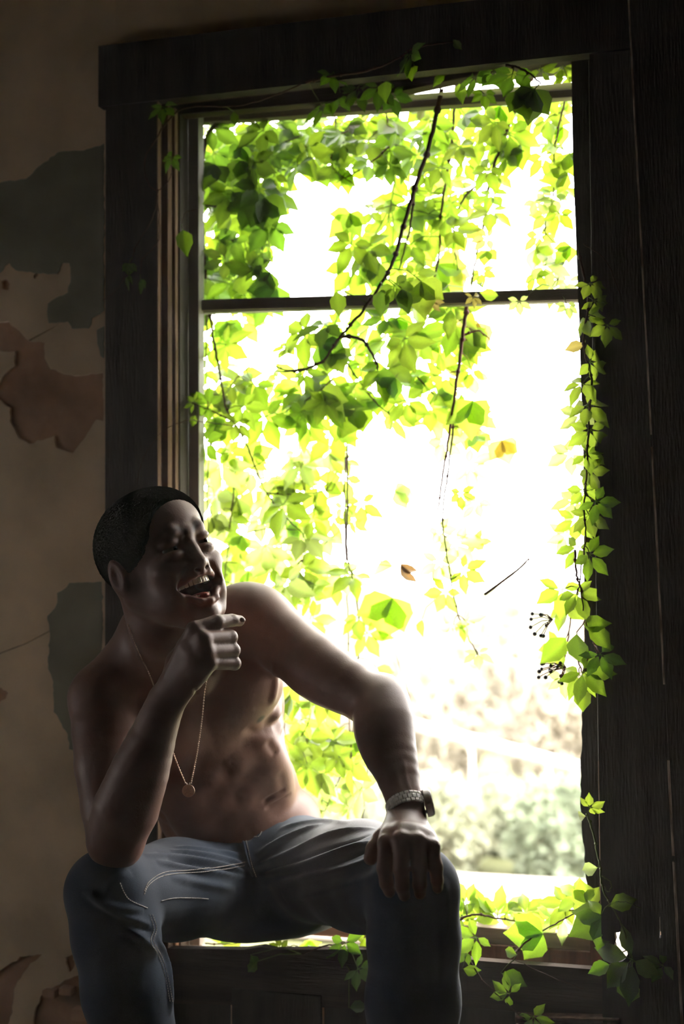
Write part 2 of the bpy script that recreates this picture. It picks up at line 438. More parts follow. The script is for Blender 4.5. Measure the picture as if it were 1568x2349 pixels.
# leaning board at the right edge; worn front edge paled to carry window light
q = [P(1453, 220, -.05), P(1566, 2400, -.05)]
d = (q[1]-q[0])/np.linalg.norm(q[1]-q[0])
a0 = q[0]-d*.25; a1 = q[0]+d*((q[0][2]-.005)/-d[2])
lean = MB().prism([a0, a1, a1+np.array((.30, 0, 0)), a0+np.array((.30, 0, 0))], (0, .024, 0)).build('trim_4', M['wood_dark'], bevel=.002); tag(lean, kind='structure')
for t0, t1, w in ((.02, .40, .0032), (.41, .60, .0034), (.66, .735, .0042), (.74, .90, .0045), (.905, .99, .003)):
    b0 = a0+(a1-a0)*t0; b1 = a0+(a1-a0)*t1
    o = MB().prism([b0, b1, b1+np.array((w, 0, 0)), b0+np.array((w, 0, 0))], (0, .012, 0)).build('lit_worn_edge', M['lit_edge_paint'], lean)
    o.location.x -= .002; o.location.y -= .0015; o['label'] = 'worn front edge of the leaning board, paled to look lit'

# ---------------------------------------------------------------- the window
win = empty('window_1', ((XL1+XR0)/2, .08, SILL_Z), kind='structure')
def vstrip(name, pxl, pxr, pyref, Y, depth, z0, z1, material, bev=.0015):
    x0, x1 = X_at(pxl, pyref, Y), X_at(pxr, pyref, Y)
    return MB().box((x0, Y, z0), (x1, Y+depth, z1)).build(name, material, win, bevel=bev)
ZB = .245
# left reveal, stepping outwards: worn stop edge, parting strips, then the grey sash stile
def step(name, pxr, pyref, Y0, Y1, material):
    return MB().box((XL1-.06, Y0, ZB), (X_at(pxr, pyref, Y0), Y1, ZH0)).build(name, material, win, bevel=.0012)
MB().box((XL1-.001, -.0225, .0), (XL1+.0012, -.004, ZH0)).build('jamb_edge', M['wood_worn'], win, bevel=.0005)
step('jamb_stop', 385, 1000, -.004, .016, M['wood_brown'])
step('parting_strip', 391, 1000, .016, .021, M['wood_dark'])
step('parting_strip', 402, 1000, .021, .036, M['wood_worn'])
step('jamb', 413, 1000, .036, .075, M['wood_dark'])
vstrip('stile', 432, 456, 1000, .076, .028, SILL_Z-.05, Z_at(456, 250, .09), M['paint_grey'])
vstrip('blind_stop', 452, 460, 1000, .122, .02, ZB, ZH0+.02, M['paint_grey'])
MB().box((OPX0-.05, .10, ZB), (X_at(440, 1000, .12), WT, ZH0+.05)).build('jamb', M['wood_dark'], win)
# head: stepped soffit boards
zs = Z_at(1310, 128, .02)
MB().prism([P(352, 232, .0), P(1420, 112, .0), P(1420, 40, .0), P(352, 140, .0)], (0, .035, 0)).build('head_stop', M['wood_horizontal'], win, bevel=.002)
MB().prism([P(400, 264, .036), P(640, 243, .036), P(860, 222, .036), P(1100, 170, .036), P(1400, 116, .036), P(1400, 50, .036), P(400, 160, .036)], (0, .03, 0)).build('head_strip', M['wood_horizontal'], win, bevel=.002)
MB().prism([P(352, 222, .070), P(1400, 118, .070), P(1400, 20, .070), P(352, 130, .070)], (0, .10, 0)).build('head_board', M['wood_dark'], win, bevel=.002)
# sash rails; the old upper sash has dropped to the right and shows a wedge of daylight above it
q = [P(438, 254, .086), P(1330, 188, .086), P(438, 268, .110), P(1330, 204, .110)]; up_ = np.array((0, .028, .004))
MB().add([q[0], q[1], q[3], q[2], q[0]+up_*1.6, q[1]+up_*1.6, q[3]+up_*.8, q[2]+up_*.8], [(0, 1, 2, 3), (7, 6, 5, 4), (0, 4, 5, 1), (1, 5, 6, 2), (2, 6, 7, 3), (3, 7, 4, 0)]).build('rail_moulding', M['paint_light'], win)
MB().prism([P(438, 266, .110), P(1330, 202, .110), P(1330, 221, .110), P(438, 282, .110)], (0, .024, 0)).build('rail', M['paint_rail'], win, bevel=.002)
MB().prism([P(448, 687, .092), P(1345, 660, .092), P(1345, 687, .092), P(448, 713, .092)], (0, .034, 0)).build('meeting_rail', M['paint_rail'], win, bevel=.002)
MB().prism([P(448, 712, .10), P(1345, 686, .10), P(1345, 690, .10), P(448, 718, .10)], (0, .02, 0)).build('meeting_rail_bead', M['paint_grey'], win)
MB().prism([P(430, 2076, .075), P(1386, 2148, .075), P(1386, 2190, .075), P(430, 2128, .075)], (0, .036, 0)).build('bottom_rail', M['sill_worn'], win, bevel=.003)
MB().prism([P(1352, 2140, .062), P(1400, 2143, .062), P(1400, 2230, .062), P(1352, 2225, .062)], (0, .010, 0)).build('sill_horn', M['wood_brown'], win, bevel=.002)
MB().prism([P(1012, 2160, .064), P(1410, 2188, .064), P(1410, 2262, .064), P(1012, 2240, .064)], (0, .012, 0)).build('sill_board', M['wood_brown'], win, bevel=.002)
# right side: blind stop with a splintered edge, then the stop with a worn arris
r3 = random.Random(11)
ed = [(1309, 60), (1312, 330), (1320, 560), (1326, 700), (1331, 860), (1336, 1010), (1338, 1250), (1339, 1480), (1336, 1560), (1333, 1640), (1331, 1720), (1330, 1800), (1331, 1860), (1336, 1930), (1343, 1985), (1347, 2050), (1350, 2096)]
ed = [(x+(r3.uniform(-1.6, 1.6) if y > 1500 else 0), y) for x, y in ed for _ in (0,)]
fine = []
for i in range(len(ed)-1):
    for k in range(4):
        t = k/4; x = ed[i][0]*(1-t)+ed[i+1][0]*t; y = ed[i][1]*(1-t)+ed[i+1][1]*t
        fine.append((x+(r3.uniform(-1.5, 2) if y > 1520 else r3.uniform(-.3, .3)), y))
fine.append((1350, 2098))
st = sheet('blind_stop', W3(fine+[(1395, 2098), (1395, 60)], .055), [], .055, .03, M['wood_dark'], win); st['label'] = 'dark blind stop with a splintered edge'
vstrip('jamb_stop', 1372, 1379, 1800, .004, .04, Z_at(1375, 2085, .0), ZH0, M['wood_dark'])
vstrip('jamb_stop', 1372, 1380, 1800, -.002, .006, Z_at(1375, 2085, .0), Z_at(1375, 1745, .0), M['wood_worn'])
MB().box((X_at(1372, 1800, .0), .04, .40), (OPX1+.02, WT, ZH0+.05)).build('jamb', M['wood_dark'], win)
# ledge board and boarding under the window
apr = [(330, 2172), (400, 2176), (470, 2177), (560, 2178), (600, 2172), (628, 2179), (700, 2178), (800, 2178), (1010, 2178), (1040, 2196), (1100, 2204), (1200, 2212), (1420, 2228), (1420, 2330), (330, 2300)]
ap = tag(sheet('trim_5', W3(apr, -.004), [], -.004, .022, M['wood_horizontal'], None), kind='structure')
xa, xb = X_at(330, 2250, 0), X_at(1420, 2250, 0)
zt = Z_at(800, 2300, 0)
n = 5; w = (xb-xa)/n
for i in range(n):
    MB().box((xa+i*w+.002, -.003-.004*(i % 2), 0.0), (xa+(i+1)*w-.002, .02, .262)).build('board', M['wood_dark'], ap, bevel=.002)
MB().prism([P(1180, 2332, -.03), P(1420, 2338, -.03), P(1420, 2350, -.03), P(1180, 2349, -.03)], (0, .03, 0)).build('ledge', M['wood_brown'], ap, bevel=.003)

# ---------------------------------------------------------------- outside
gr = MB()
N_ = 24
vs = []; fs = []
for j in range(N_+1):
    for i in range(N_+1):
        x = -60+120*i/N_; y = WT + 120*(j/N_)**2
        vs.append((x, y, GZ + .05*math.sin(x*.7)*math.cos(y*.5) if j > 2 else GZ))
for j in range(N_):
    for i in range(N_): fs.append((j*(N_+1)+i, j*(N_+1)+i+1, (j+1)*(N_+1)+i+1, (j+1)*(N_+1)+i))
g_o = link('meadow_ground', mesh_from('meadow_ground', vs, fs, M['grass'])); tag(g_o, kind='structure')
rd = MB().box((-30, 2.6, GZ+.02), (30, 3.6, GZ+.07)).build('pale_track', M['pale_road']); tag(rd, kind='structure')

def leaf_cloud(seed, n, rx, ry, rz, size):
    """flat leaves spread over an uneven ball"""
    r = np.random.RandomState(seed)
    u = r.normal(size=(n, 3)); u /= np.linalg.norm(u, axis=1)[:, None]
    lump = 1 + .16*np.sin(u[:, 0]*5+seed)*np.cos(u[:, 1]*4) + .1*np.sin(u[:, 2]*7+u[:, 0]*3)
    rad = (r.rand(n)**.35)*lump
    c = u*np.clip(rad, 0, 1.25)[:, None]*.8*np.array((rx, ry, rz))
    a = r.normal(size=(n, 3)); a /= np.linalg.norm(a, axis=1)[:, None]
    b = np.cross(a, r.normal(size=(n, 3))); b /= np.linalg.norm(b, axis=1)[:, None]
    s = size*(.6+.8*r.rand(n))[:, None]
    V = np.stack([c-a*s, c+b*s*.45, c+a*s, c-b*s*.45], 1).reshape(-1, 3)
    Q = np.arange(n*4).reshape(-1, 4)
    return V, Q

def foliage_mat(name, diff, trans):
    m = bpy.data.materials.new(name); m.use_nodes = True
    nt = m.node_tree; N = nt.nodes; L = nt.links; N.remove(N['Principled BSDF'])
    geo = N.new('ShaderNodeNewGeometry'); cr = N.new('ShaderNodeMapRange'); cr.inputs['To Min'].default_value = .85; cr.inputs['To Max'].default_value = 1.15
    L.new(geo.outputs['Random Per Island'], cr.inputs['Value'])
    d = N.new('ShaderNodeBsdfDiffuse'); t = N.new('ShaderNodeBsdfTranslucent'); a = N.new('ShaderNodeAddShader')
    for nd, c in ((d, diff), (t, trans)):
        h = N.new('ShaderNodeHueSaturation'); h.inputs['Color'].default_value = (*c, 1); L.new(cr.outputs['Result'], h.inputs['Value']); L.new(h.outputs['Color'], nd.inputs['Color'])
    L.new(d.outputs[0], a.inputs[0]); L.new(t.outputs[0], a.inputs[1]); L.new(a.outputs[0], N['Material Output'].inputs['Surface'])
    return m
FOL = {'green': foliage_mat('foliage_green', (.155, .165, .120), (.105, .112, .074)), 'pale': foliage_mat('foliage_pale', (.205, .188, .155), (.150, .132, .104)), 'deep': foliage_mat('foliage_deep', (.120, .142, .102), (.078, .094, .060))}  # pale foliage colour stands in for bright haze over the far shrubs

def bush(px, Y, top_py, width, kind, seed, label, trunk=False):
    """a bush or tree standing on the ground, seen at column px, its top at row top_py"""
    base = P(px, 1600, Y); base[2] = GZ; top = Z_at(px, top_py, Y); h = top-GZ
    o = empty('tree' if trunk else 'shrub', base, label, 'tree' if trunk else 'shrub', 'trees beyond the meadow' if trunk else 'shrubs across the track')
    nl = 5200
    if trunk: V, Q = leaf_cloud(seed, nl, width/2, width/2, h*.40, .17); V = V+np.array((0, 0, h*.62))
    else: V, Q = leaf_cloud(seed, nl, width/2, width/2, h*.50, .065); V = V*np.array((1, 1, 1.15))+np.array((0, 0, h*.42)); V[:, 2] = np.maximum(V[:, 2], .0)
    f = link('foliage', fast_mesh('foliage', V, Q, FOL[kind], False), None, o); f['kind'] = 'stuff'
    r = random.Random(seed)
    if trunk:
        m = MB().tube([(0, 0, 0), (.05, .02, h*.3), (0, .05, h*.7)], [.12, .09, .03], 8); t = link('trunk', m.mesh('trunk', M['bark'], True), None, o)
    for k in range(4):
        a = r.uniform(0, 6.28); z0 = h*(.35 if trunk else .0)
        m = MB().tube([(0, 0, z0), (math.cos(a)*width*.15, math.sin(a)*width*.15, z0+h*.25), (math.cos(a)*width*.3, math.sin(a)*width*.3, z0+h*.45)], [.03, .02, .008], 6)
        link('branch', m.mesh('branch', M['bark'], True), None, o)
    return o
for i, (px, Y, ty, wd, kd, lb) in enumerate([
    (1015, 3.95, 1780, .43, 'green', 'low pale green shrub seen just right of the wristwatch'),
    (1140, 4.5, 1790, .43, 'green', 'rounded green shrub in the middle of the clear lower view'),
    (1262, 3.95, 1775, .43, 'deep', 'darker green shrub beside the splintered window stop'),
    (905, 4.5, 1790, .43, 'green', 'pale shrub seen just left of the watch wrist'),
    (780, 3.95, 1790, .43, 'green', 'pale shrub seen between the flank and the bent arm'),
    (660, 4.5, 1790, .43, 'green', 'pale shrub hidden by the man\'s back'),
    (1385, 4.5, 1790, .43, 'green', 'shrub mostly hidden by the dark window casing')]):
    bush(px, Y, ty, wd, kd, 40+i, lb)
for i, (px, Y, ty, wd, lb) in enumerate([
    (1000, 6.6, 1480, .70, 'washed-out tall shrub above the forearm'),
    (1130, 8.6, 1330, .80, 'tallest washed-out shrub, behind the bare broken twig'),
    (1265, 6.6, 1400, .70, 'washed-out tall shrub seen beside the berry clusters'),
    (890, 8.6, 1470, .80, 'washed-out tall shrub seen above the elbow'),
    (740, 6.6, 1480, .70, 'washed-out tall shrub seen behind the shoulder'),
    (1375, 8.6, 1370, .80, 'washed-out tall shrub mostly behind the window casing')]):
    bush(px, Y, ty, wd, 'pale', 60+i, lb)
# white rail across the bank
ra = P(900, 1650, 5.4); rb = P(1420, 1785, 5.4)
rail = empty('guard_rail', ((ra+rb)/2)*np.array((1, 1, 0))+np.array((0, 0, GZ)), 'long white pipe rail sloping down in front of the trees', 'rail')
put(MB().tube([ra, (ra+rb)/2, rb], .030, 10).build('rail_pipe', M['white_pipe'], None, True), rail)
for t in (.02, .36, .70, .99):
    c = ra+(rb-ra)*t
    put(MB().tube([(c[0], c[1], GZ), (c[0], c[1], (GZ+c[2])/2), c], .012, 8).build('post', M['white_pipe'], None, True), rail)

# thin haze added to the room air to lift the blacks
hm = bpy.data.materials.new('black_lift_haze'); hm.use_nodes = True
_n = hm.node_tree; _n.nodes.remove(_n.nodes['Principled BSDF'])
_v = _n.nodes.new('ShaderNodeVolumeScatter'); _v.inputs['Color'].default_value = (1, .96, .84, 1); _v.inputs['Density'].default_value = .0092; _v.inputs['Anisotropy'].default_value = .35
_n.links.new(_v.outputs[0], _n.nodes['Material Output'].inputs['Volume'])
hz = MB().box((-2.29, -4.28, .02), (1.89, -.03, 2.74)).build('black_lift_haze', hm); tag(hz, kind='stuff')

# ---------------------------------------------------------------- the seated man: one implicit surface, polygonised
TV = -FW
def nrm(v): v = np.asarray(v, float); return v/np.linalg.norm(v)

class Field:
    """distance field on a regular grid; shapes are blended in one after another"""
    def __init__(self, lo, hi, h):
        self.lo = np.array(lo, float); self.h = h
        self.n = np.ceil((np.array(hi)-self.lo)/h).astype(int)+1
        self.d = np.full(self.n, .2, np.float32)
    def _win(self, lo, hi, pad):
        i0 = np.clip(np.floor((np.asarray(lo)-pad-self.lo)/self.h).astype(int), 0, self.n-1)
        i1 = np.clip(np.ceil((np.asarray(hi)+pad-self.lo)/self.h).astype(int)+1, 1, self.n)
        if (i1 <= i0).any(): return None, None
        ax = [(self.lo[k]+self.h*np.arange(i0[k], i1[k])).astype(np.float32) for k in range(3)]
        return tuple(slice(a, b) for a, b in zip(i0, i1)), ax
    def _mix(self, sl, di, k, op):
        d = self.d[sl]
        if op == 'add':
            if k > 0:
                h = np.clip(k-np.abs(d-di), 0, None)/k
                self.d[sl] = np.minimum(d, di)-h*h*k*.25
            else: self.d[sl] = np.minimum(d, di)
        else:
            e = -di
            if k > 0:
                h = np.clip(k-np.abs(d-e), 0, None)/k
                self.d[sl] = np.maximum(d, e)+h*h*k*.25
            else: self.d[sl] = np.maximum(d, e)
    def cone(self, a, b, ra, rb, k=.01, op='add'):
        a = np.asarray(a, float); b = np.asarray(b, float); r = max(ra, rb)
        sl, ax = self._win(np.minimum(a, b)-r, np.maximum(a, b)+r, k+3*self.h)
        if sl is None: return
        ab = b-a; L2 = ab@ab+1e-12
        X = ax[0][:, None, None]-a[0]; Y = ax[1][None, :, None]-a[1]; Z = ax[2][None, None, :]-a[2]
        t = np.clip((X*ab[0]+Y*ab[1]+Z*ab[2])/L2, 0, 1).astype(np.float32)
        di = np.sqrt((X-t*ab[0])**2+(Y-t*ab[1])**2+(Z-t*ab[2])**2)-(ra+t*(rb-ra))
        self._mix(sl, di.astype(np.float32), k, op)
    def chain(self, pts, rs, k=.01, op='add'):
        for i in range(len(pts)-1): self.cone(pts[i], pts[i+1], rs[i], rs[i+1], k, op)
    def ell(self, c, R, r, k=.01, op='add'):
        c = np.asarray(c, float); r = np.asarray(r, float); R = np.asarray(R, float)
        ext = np.sqrt(((R*r[None, :])**2).sum(1))
        sl, ax = self._win(c-ext, c+ext, k+3*self.h)
        if sl is None: return
        X = ax[0][:, None, None]-c[0]; Y = ax[1][None, :, None]-c[1]; Z = ax[2][None, None, :]-c[2]
        q = [(X*R[0, j]+Y*R[1, j]+Z*R[2, j]) for j in range(3)]
        k0 = np.sqrt(sum((q[j]/r[j])**2 for j in range(3)))
        k1 = np.sqrt(sum((q[j]/(r[j]*r[j]))**2 for j in range(3)))+1e-6
        self._mix(sl, (k0*(k0-1)/k1).astype(np.float32), k, op)
    def half(self, p, nrm_, k=.004, op='cut'):
        """cut away everything on the side the normal points to"""
        ax = [(self.lo[j]+self.h*np.arange(self.n[j])).astype(np.float32)-np.float32(p[j]) for j in range(3)]
        di = -(ax[0][:, None, None]*np.float32(nrm_[0])+ax[1][None, :, None]*np.float32(nrm_[1])+ax[2][None, None, :]*np.float32(nrm_[2]))
        self._mix((slice(None),)*3, di, k, op)
    def surface(self):
        """surface nets"""
        d = self.d; s = d < 0
        a = np.zeros(np.array(d.shape)-1, np.uint8)
        for i in (0, 1):
            for j in (0, 1):
                for k in (0, 1):
                    a += s[i:i+a.shape[0], j:j+a.shape[1], k:k+a.shape[2]]
        act = np.argwhere((a > 0) & (a < 8)); dims = np.array(a.shape)
        flat = (act[:, 0]*dims[1]+act[:, 1])*dims[2]+act[:, 2]
        off = np.array([(i, j, k) for i in (0, 1) for j in (0, 1) for k in (0, 1)])
        v = np.stack([d[act[:, 0]+o[0], act[:, 1]+o[1], act[:, 2]+o[2]] for o in off], 1)
        acc = np.zeros((len(act), 3)); cnt = np.zeros(len(act))
        for p in range(8):
            for q in range(p+1, 8):
                if np.abs(off[p]-off[q]).sum() != 1: continue
                m = (v[:, p] < 0) != (v[:, q] < 0)
                t = v[m, p]/(v[m, p]-v[m, q])
                acc[m] += off[p]+t[:, None]*(off[q]-off[p]); cnt[m] += 1
        V = self.lo+self.h*(act+acc/cnt[:, None])
        Q = []
        for ax_ in range(3):
            sl0 = [slice(1, None)]*3; sl1 = [slice(1, None)]*3
            sl0[ax_] = slice(0, -1); sl1[ax_] = slice(1, None)
            o1, o2 = (ax_+1) % 3, (ax_+2) % 3
            for o in (o1, o2): sl0[o] = slice(1, -1); sl1[o] = slice(1, -1)
            A = s[tuple(sl0)]; B = s[tuple(sl1)]
            e = np.argwhere(A != B)
            fl_ = A[e[:, 0], e[:, 1], e[:, 2]]
            base = e.copy(); base[:, o1] += 1; base[:, o2] += 1
            def cid(da, db):
                c = base.copy(); c[:, o1] -= da; c[:, o2] -= db
                return np.searchsorted(flat, (c[:, 0]*dims[1]+c[:, 1])*dims[2]+c[:, 2])
            q = np.stack([cid(1, 1), cid(0, 1), cid(0, 0), cid(1, 0)], 1)
            q[~fl_] = q[~fl_][:, ::-1]
            Q.append(q)
        return V, np.concatenate(Q)

# --- head frame (turned to the window, tipped back, leaning over)
def rodr(v, k, a): return v*math.cos(a)+np.cross(k, v)*math.sin(a)+k*(k@v)*(1-math.cos(a))
hy, hp, hr = math.radians(46), math.radians(9), math.radians(15)
F_ = RT*math.sin(hy)+TV*math.cos(hy); L_ = RT*math.cos(hy)-TV*math.sin(hy); U_ = UP.copy()
F_, U_ = F_*math.cos(hp)+U_*math.sin(hp), U_*math.cos(hp)-F_*math.sin(hp)
HL, HF, HU = (rodr(v, TV, hr) for v in (L_, F_, U_))
HR = np.stack([HL, HF, HU], 1)
HS = 1.0
HO = P(436, 1247, -.40)-HR@np.array((0, .083, 0))
def hd(l, f, z): return HO+HR@(np.array((l, f, z))*HS)

# --- body joints
pelvis = P(575, 1960, .02); neck = P(392, 1492, -.235)
shL = P(588, 1430, -.135); shR = P(234, 1602, -.275)
S_ = nrm(neck-pelvis); L3 = nrm((shL-shR)-S_*((shL-shR)@S_)); N3 = np.cross(L3, S_)
TR = np.stack([L3, N3, S_], 1)                  # left, front, up of the trunk
chest = P(442, 1640, -.115); waist = P(512, 1800, -.055)
def tc(c, l, n, s): return c+TR@np.array((l, n, s))
elR = P(264, 1922, -.415); wrR = P(379, 1612, -.435)
elL = P(868, 1622, -.265); wrL = P(934, 1858, -.385)

lo = np.minimum.reduce([P(130, 1080, -.60), P(130, 2120, -.60), P(130, 1080, .15), P(130, 2120, .15)])
hi = np.maximum.reduce([P(1060, 1080, -.60), P(1060, 2120, -.60), P(1060, 1080, .15), P(1060, 2120, .15)])
lo[1], hi[1] = -.56, .16
lo[0] = P(140, 1600, -.30)[0]-.02; hi[0] = P(1030, 1950, -.45)[0]+.03
lo[2] = P(930, 2090, -.5)[2]; hi[2] = P(340, 1095, -.36)[2]+.02
RES = .0025
B = Field(lo, hi, RES)

# trunk
B.ell(chest, TR, (.150, .108, .165), .02)
B.ell(tc(chest, 0, -.015, .085), TR, (.165, .080, .075), .04)
B.ell(waist, TR, (.118, .086, .130), .04)
B.ell(P(575, 1925, .0), TR, (.135, .095, .085), .04)
B.ell(tc(waist, .085, -.01, -.035), TR, (.040, .06, .045), .03)
B.ell(tc(waist, -.085, -.01, -.035), TR, (.040, .06, .045), .03)
for sg in (1, -1):
    B.ell(tc(chest, sg*.072, .078, .045), TR, (.082, .040, .062), .022)        # chest muscle
    B.ell(tc(chest, sg*.128, -.03, .01), TR, (.040, .075, .12), .035)           # broad back muscle
    for r_, (dn, ds) in enumerate(((.088, -.055), (.082, -.105), (.072, -.155))):
        B.ell(tc(chest+(waist-chest)*(.05+.25*r_), sg*.030, dn, ds+.03*r_), TR, (.030, .022, .024), .014)
    for r_ in range(4):
        B.ell(tc(chest, sg*(.118-.006*r_), .056-.006*r_, -.025-.034*r_), TR, (.020, .030, .013), .018)
    B.ell(tc(waist, sg*.075, .055, .03), TR, (.040, .030, .085), .02)
B.cone(tc(chest, 0, .115, .09), tc(waist, 0, .100, -.06), .002, .002, .014, 'cut')
# neck and shoulders
B.chain([hd(0, -.028, -.02), hd(0, -.034, -.085), neck, tc(neck, 0, -.015, -.06)], (.062, .058, .064, .075), .02)
for sg, sh in ((1, shL), (-1, shR)):
    B.cone(hd(sg*.045, -.03, -.035), tc(neck, sg*.012, .05, -.045), .020, .014, .016)
    top = neck+(sh-neck)*.75
    B.chain([tc(neck, sg*.02, -.03, .03), top+np.array((0, .02, .012)), sh], (.050, .048, .050), .035)
    B.cone(tc(neck, sg*.02, .05, -.05), sh+TR@np.array((-sg*.03, .02, .02)), .014, .014, .02)
# arms
def arm(sh, el, wr, up_r, fo_r, k=.02):
    m1 = sh+(el-sh)*.5
    u_p = [sh, sh+(el-sh)*.25, m1, sh+(el-sh)*.78, el]
    B.cone(u_p[0], u_p[1], up_r[0], up_r[1], k); B.chain(u_p[1:], up_r[1:], .005)
    f_p = spline([el, el+(wr-el)*.22, el+(wr-el)*.5, el+(wr-el)*.8, wr], 3)
    f_r = np.interp(np.linspace(0, 4, len(f_p)), range(5), fo_r)
    B.chain(f_p, f_r, .003)
arm(shL, elL, wrL, (.056, .052, .0475, .043, .0395), (.0385, .0425, .0375, .0285, .0255))
arm(shR, elR, wrR, (.053, .053, .053, .048, .0425), (.0425, .0500, .0440, .0330, .0275))
B.ell(shL+np.array((.0, -.005, .006)), np.stack([nrm(elL-shL), nrm(np.cross(TV, nrm(elL-shL))), nrm(np.cross(nrm(elL-shL), np.cross(TV, nrm(elL-shL))))], 1), (.085, .058, .060), .02)
# left upper arm: belly of the muscle along the lower side, edge of the back muscle behind
ax_ = nrm(elL-shL); pr = nrm(np.cross(ax_, TV))
B.ell(shL+(elL-shL)*.55+pr*.010, np.stack([ax_, pr, nrm(np.cross(ax_, pr))], 1), (.085, .044, .046), .02)
B.ell(elL+(wrL-elL)*.16-pr*.004, np.stack([nrm(wrL-elL), RT, nrm(np.cross(nrm(wrL-elL), RT))], 1), (.085, .042, .042), .02)
B.ell(elR+np.array((0, .006, -.012)), np.eye(3), (.036, .036, .034), .02)

# --- head
def he(l, f, z, a, b, c, k=.01, op='add'): B.ell(hd(l, f, z), HR, (a*HS, b*HS, c*HS), k, op)
def hc(p, q, ra, rb, k=.008, op='add'): B.cone(hd(*p), hd(*q), ra*HS, rb*HS, k, op)
he(0, -.014, .032, .0745, .094, .080, .02)
he(0, .030, .046, .066, .057, .055, .02)
he(0, .018, -.030, .061, .062, .072, .025)
he(0, .052, -.052, .040, .036, .040, .02)
for s in (1, -1):
    hc((s*.058, -.010, -.045), (s*.032, .046, -.103), .018, .016, .018)
    he(s*.040, .058, -.030, .026, .022, .021, .016)
    hc((0, .080, .020), (s*.026, .078, .023), .010, .011, .010); hc((s*.026, .078, .023), (s*.047, .056, .016), .011, .010, .010)
    he(s*.043, .040, -.070, .017, .030, .028, .02)
he(0, .058, -.108, .024, .022, .019, .018)
for s in (1, -1):
    he(s*.031, .090, -.001, .0175, .013, .0115, .010, 'cut')
    he(s*.031, .0700, .0095, .0180, .0168, .0092, .004)
    he(s*.031, .0705, -.0112, .0185, .0168, .0098, .005)
hc((0, .076, .012), (0, .082, -.010), .0085, .0095, .010)
hc((0, .082, -.010), (0, .0865, -.030), .0095, .0125, .008)
for s in (1, -1):
    he(s*.0165, .079, -.034, .0105, .0125, .0095, .006)
    he(s*.0090, .0835, -.0435, .0052, .0065, .0050, .004, 'cut')
    hc((s*.021, .086, -.034), (s*.040, .066, -.060), .0025, .003, .010, 'cut')
# open laughing mouth
he(0, .078, -.068, .026, .034, .0195, .004, 'cut')
for s in (1, -1): he(s*.022, .066, -.062, .018, .026, .0125, .006, 'cut')
up_l = [(-.040, .054, -.058), (-.028, .071, -.0525), (-.013, .0820, -.0478), (0, .0835, -.0485), (.013, .0820, -.0478), (.028, .071, -.0525), (.040, .054, -.058)]
lo_l = [(-.040, .054, -.060), (-.030, .067, -.077), (-.015, .0770, -.0895), (0, .0790, -.0925), (.015, .0770, -.0895), (.030, .067, -.077), (.040, .054, -.060)]
B.chain([hd(*p) for p in up_l], (.0030, .0042, .0050, .0046, .0050, .0042, .0030), .004)
B.chain([hd(*p) for p in lo_l], (.0030, .0040, .0050, .0054, .0050, .0040, .0030), .004)
for s in (1, -1):
    he(s*.0775, -.014, -.008, .008, .019, .030, .008)
    he(s*.0850, -.008, -.006, .006, .010, .018, .004, 'cut')

# --- hands
def hand(wr, kn, fingers, thumb, r_kn):
    """wr wrist point, kn four knuckles, fingers lists of points from each knuckle outwards"""
    for i, p in enumerate(kn):
        w = wr+(kn[1]-kn[0])*0+(p-(kn[0]+kn[3])/2)*.45
        B.cone(w, p, .0150, r_kn, .012)
    for i in range(3): B.cone((kn[i]*.75+wr*.25), (kn[i+1]*.75+wr*.25), .0125, .0125, .012)
    for p, (pts, rs) in zip(kn, fingers): B.chain([p]+pts, rs, .0035)
    B.chain(thumb[0], thumb[1], .006)
# right hand, loosely closed under the chin, forefinger held out
kR = [P(446, 1444, -.468), P(466, 1466, -.474), P(472, 1495, -.473), P(479, 1520, -.464)]
hand(wrR, kR, [
    ([P(497, 1427, -.440), P(531, 1423, -.408), P(549, 1424, -.392)], (.0118, .0110, .0094, .0084)),
    ([P(527, 1462, -.420), P(520, 1467, -.394), P(497, 1470, -.392)], (.0122, .0114, .0100, .0088)),
    ([P(534, 1492, -.420), P(528, 1496, -.394), P(505, 1498, -.392)], (.0116, .0108, .0096, .0084)),
    ([P(537, 1522, -.418), P(538, 1522, -.398), P(516, 1523, -.394)], (.0108, .0098, .0088, .0076))],
    ([wrR+(kR[0]-wrR)*.2, P(408, 1520, -.415), P(436, 1465, -.395), P(470, 1450, -.388)], (.020, .018, .0125, .0095)), .0125)
B.chain([P(396, 1592, -.436), P(440, 1556, -.438), P(478, 1527, -.444)], (.018, .0165, .0112), .008)
# left hand, cupped over the knee
kL = [P(886, 1934, -.470), P(920, 1926, -.477), P(956, 1930, -.474), P(989, 1944, -.464)]
hand(wrL+np.array((0, -.01, -.012)), kL, [
    ([P(882, 1992, -.484), P(886, 2026, -.478), P(893, 2046, -.468)], (.0122, .0110, .0096, .0082)),
    ([P(920, 1994, -.491), P(922, 2034, -.484), P(927, 2054, -.473)], (.0124, .0112, .0098, .0084)),
    ([P(962, 1992, -.488), P(962, 2030, -.482), P(963, 2050, -.472)], (.0118, .0106, .0094, .0082)),
    ([P(999, 1990, -.476), P(1002, 2020, -.471), P(1003, 2038, -.463)], (.0108, .0096, .0084, .0074))],
    ([wrL+np.array((-.008, -.012, -.018)), P(880, 1925, -.428), P(860, 1948, -.442), P(850, 1968, -.448)], (.018, .0155, .0125, .0105)), .0130)

V, Q = B.surface(); del B
c0 = np.array(pelvis); c0[2] = 0.0
man = empty('person', c0, 'laughing shirtless man in blue jeans seated on the window sill, chin on hand', 'person')

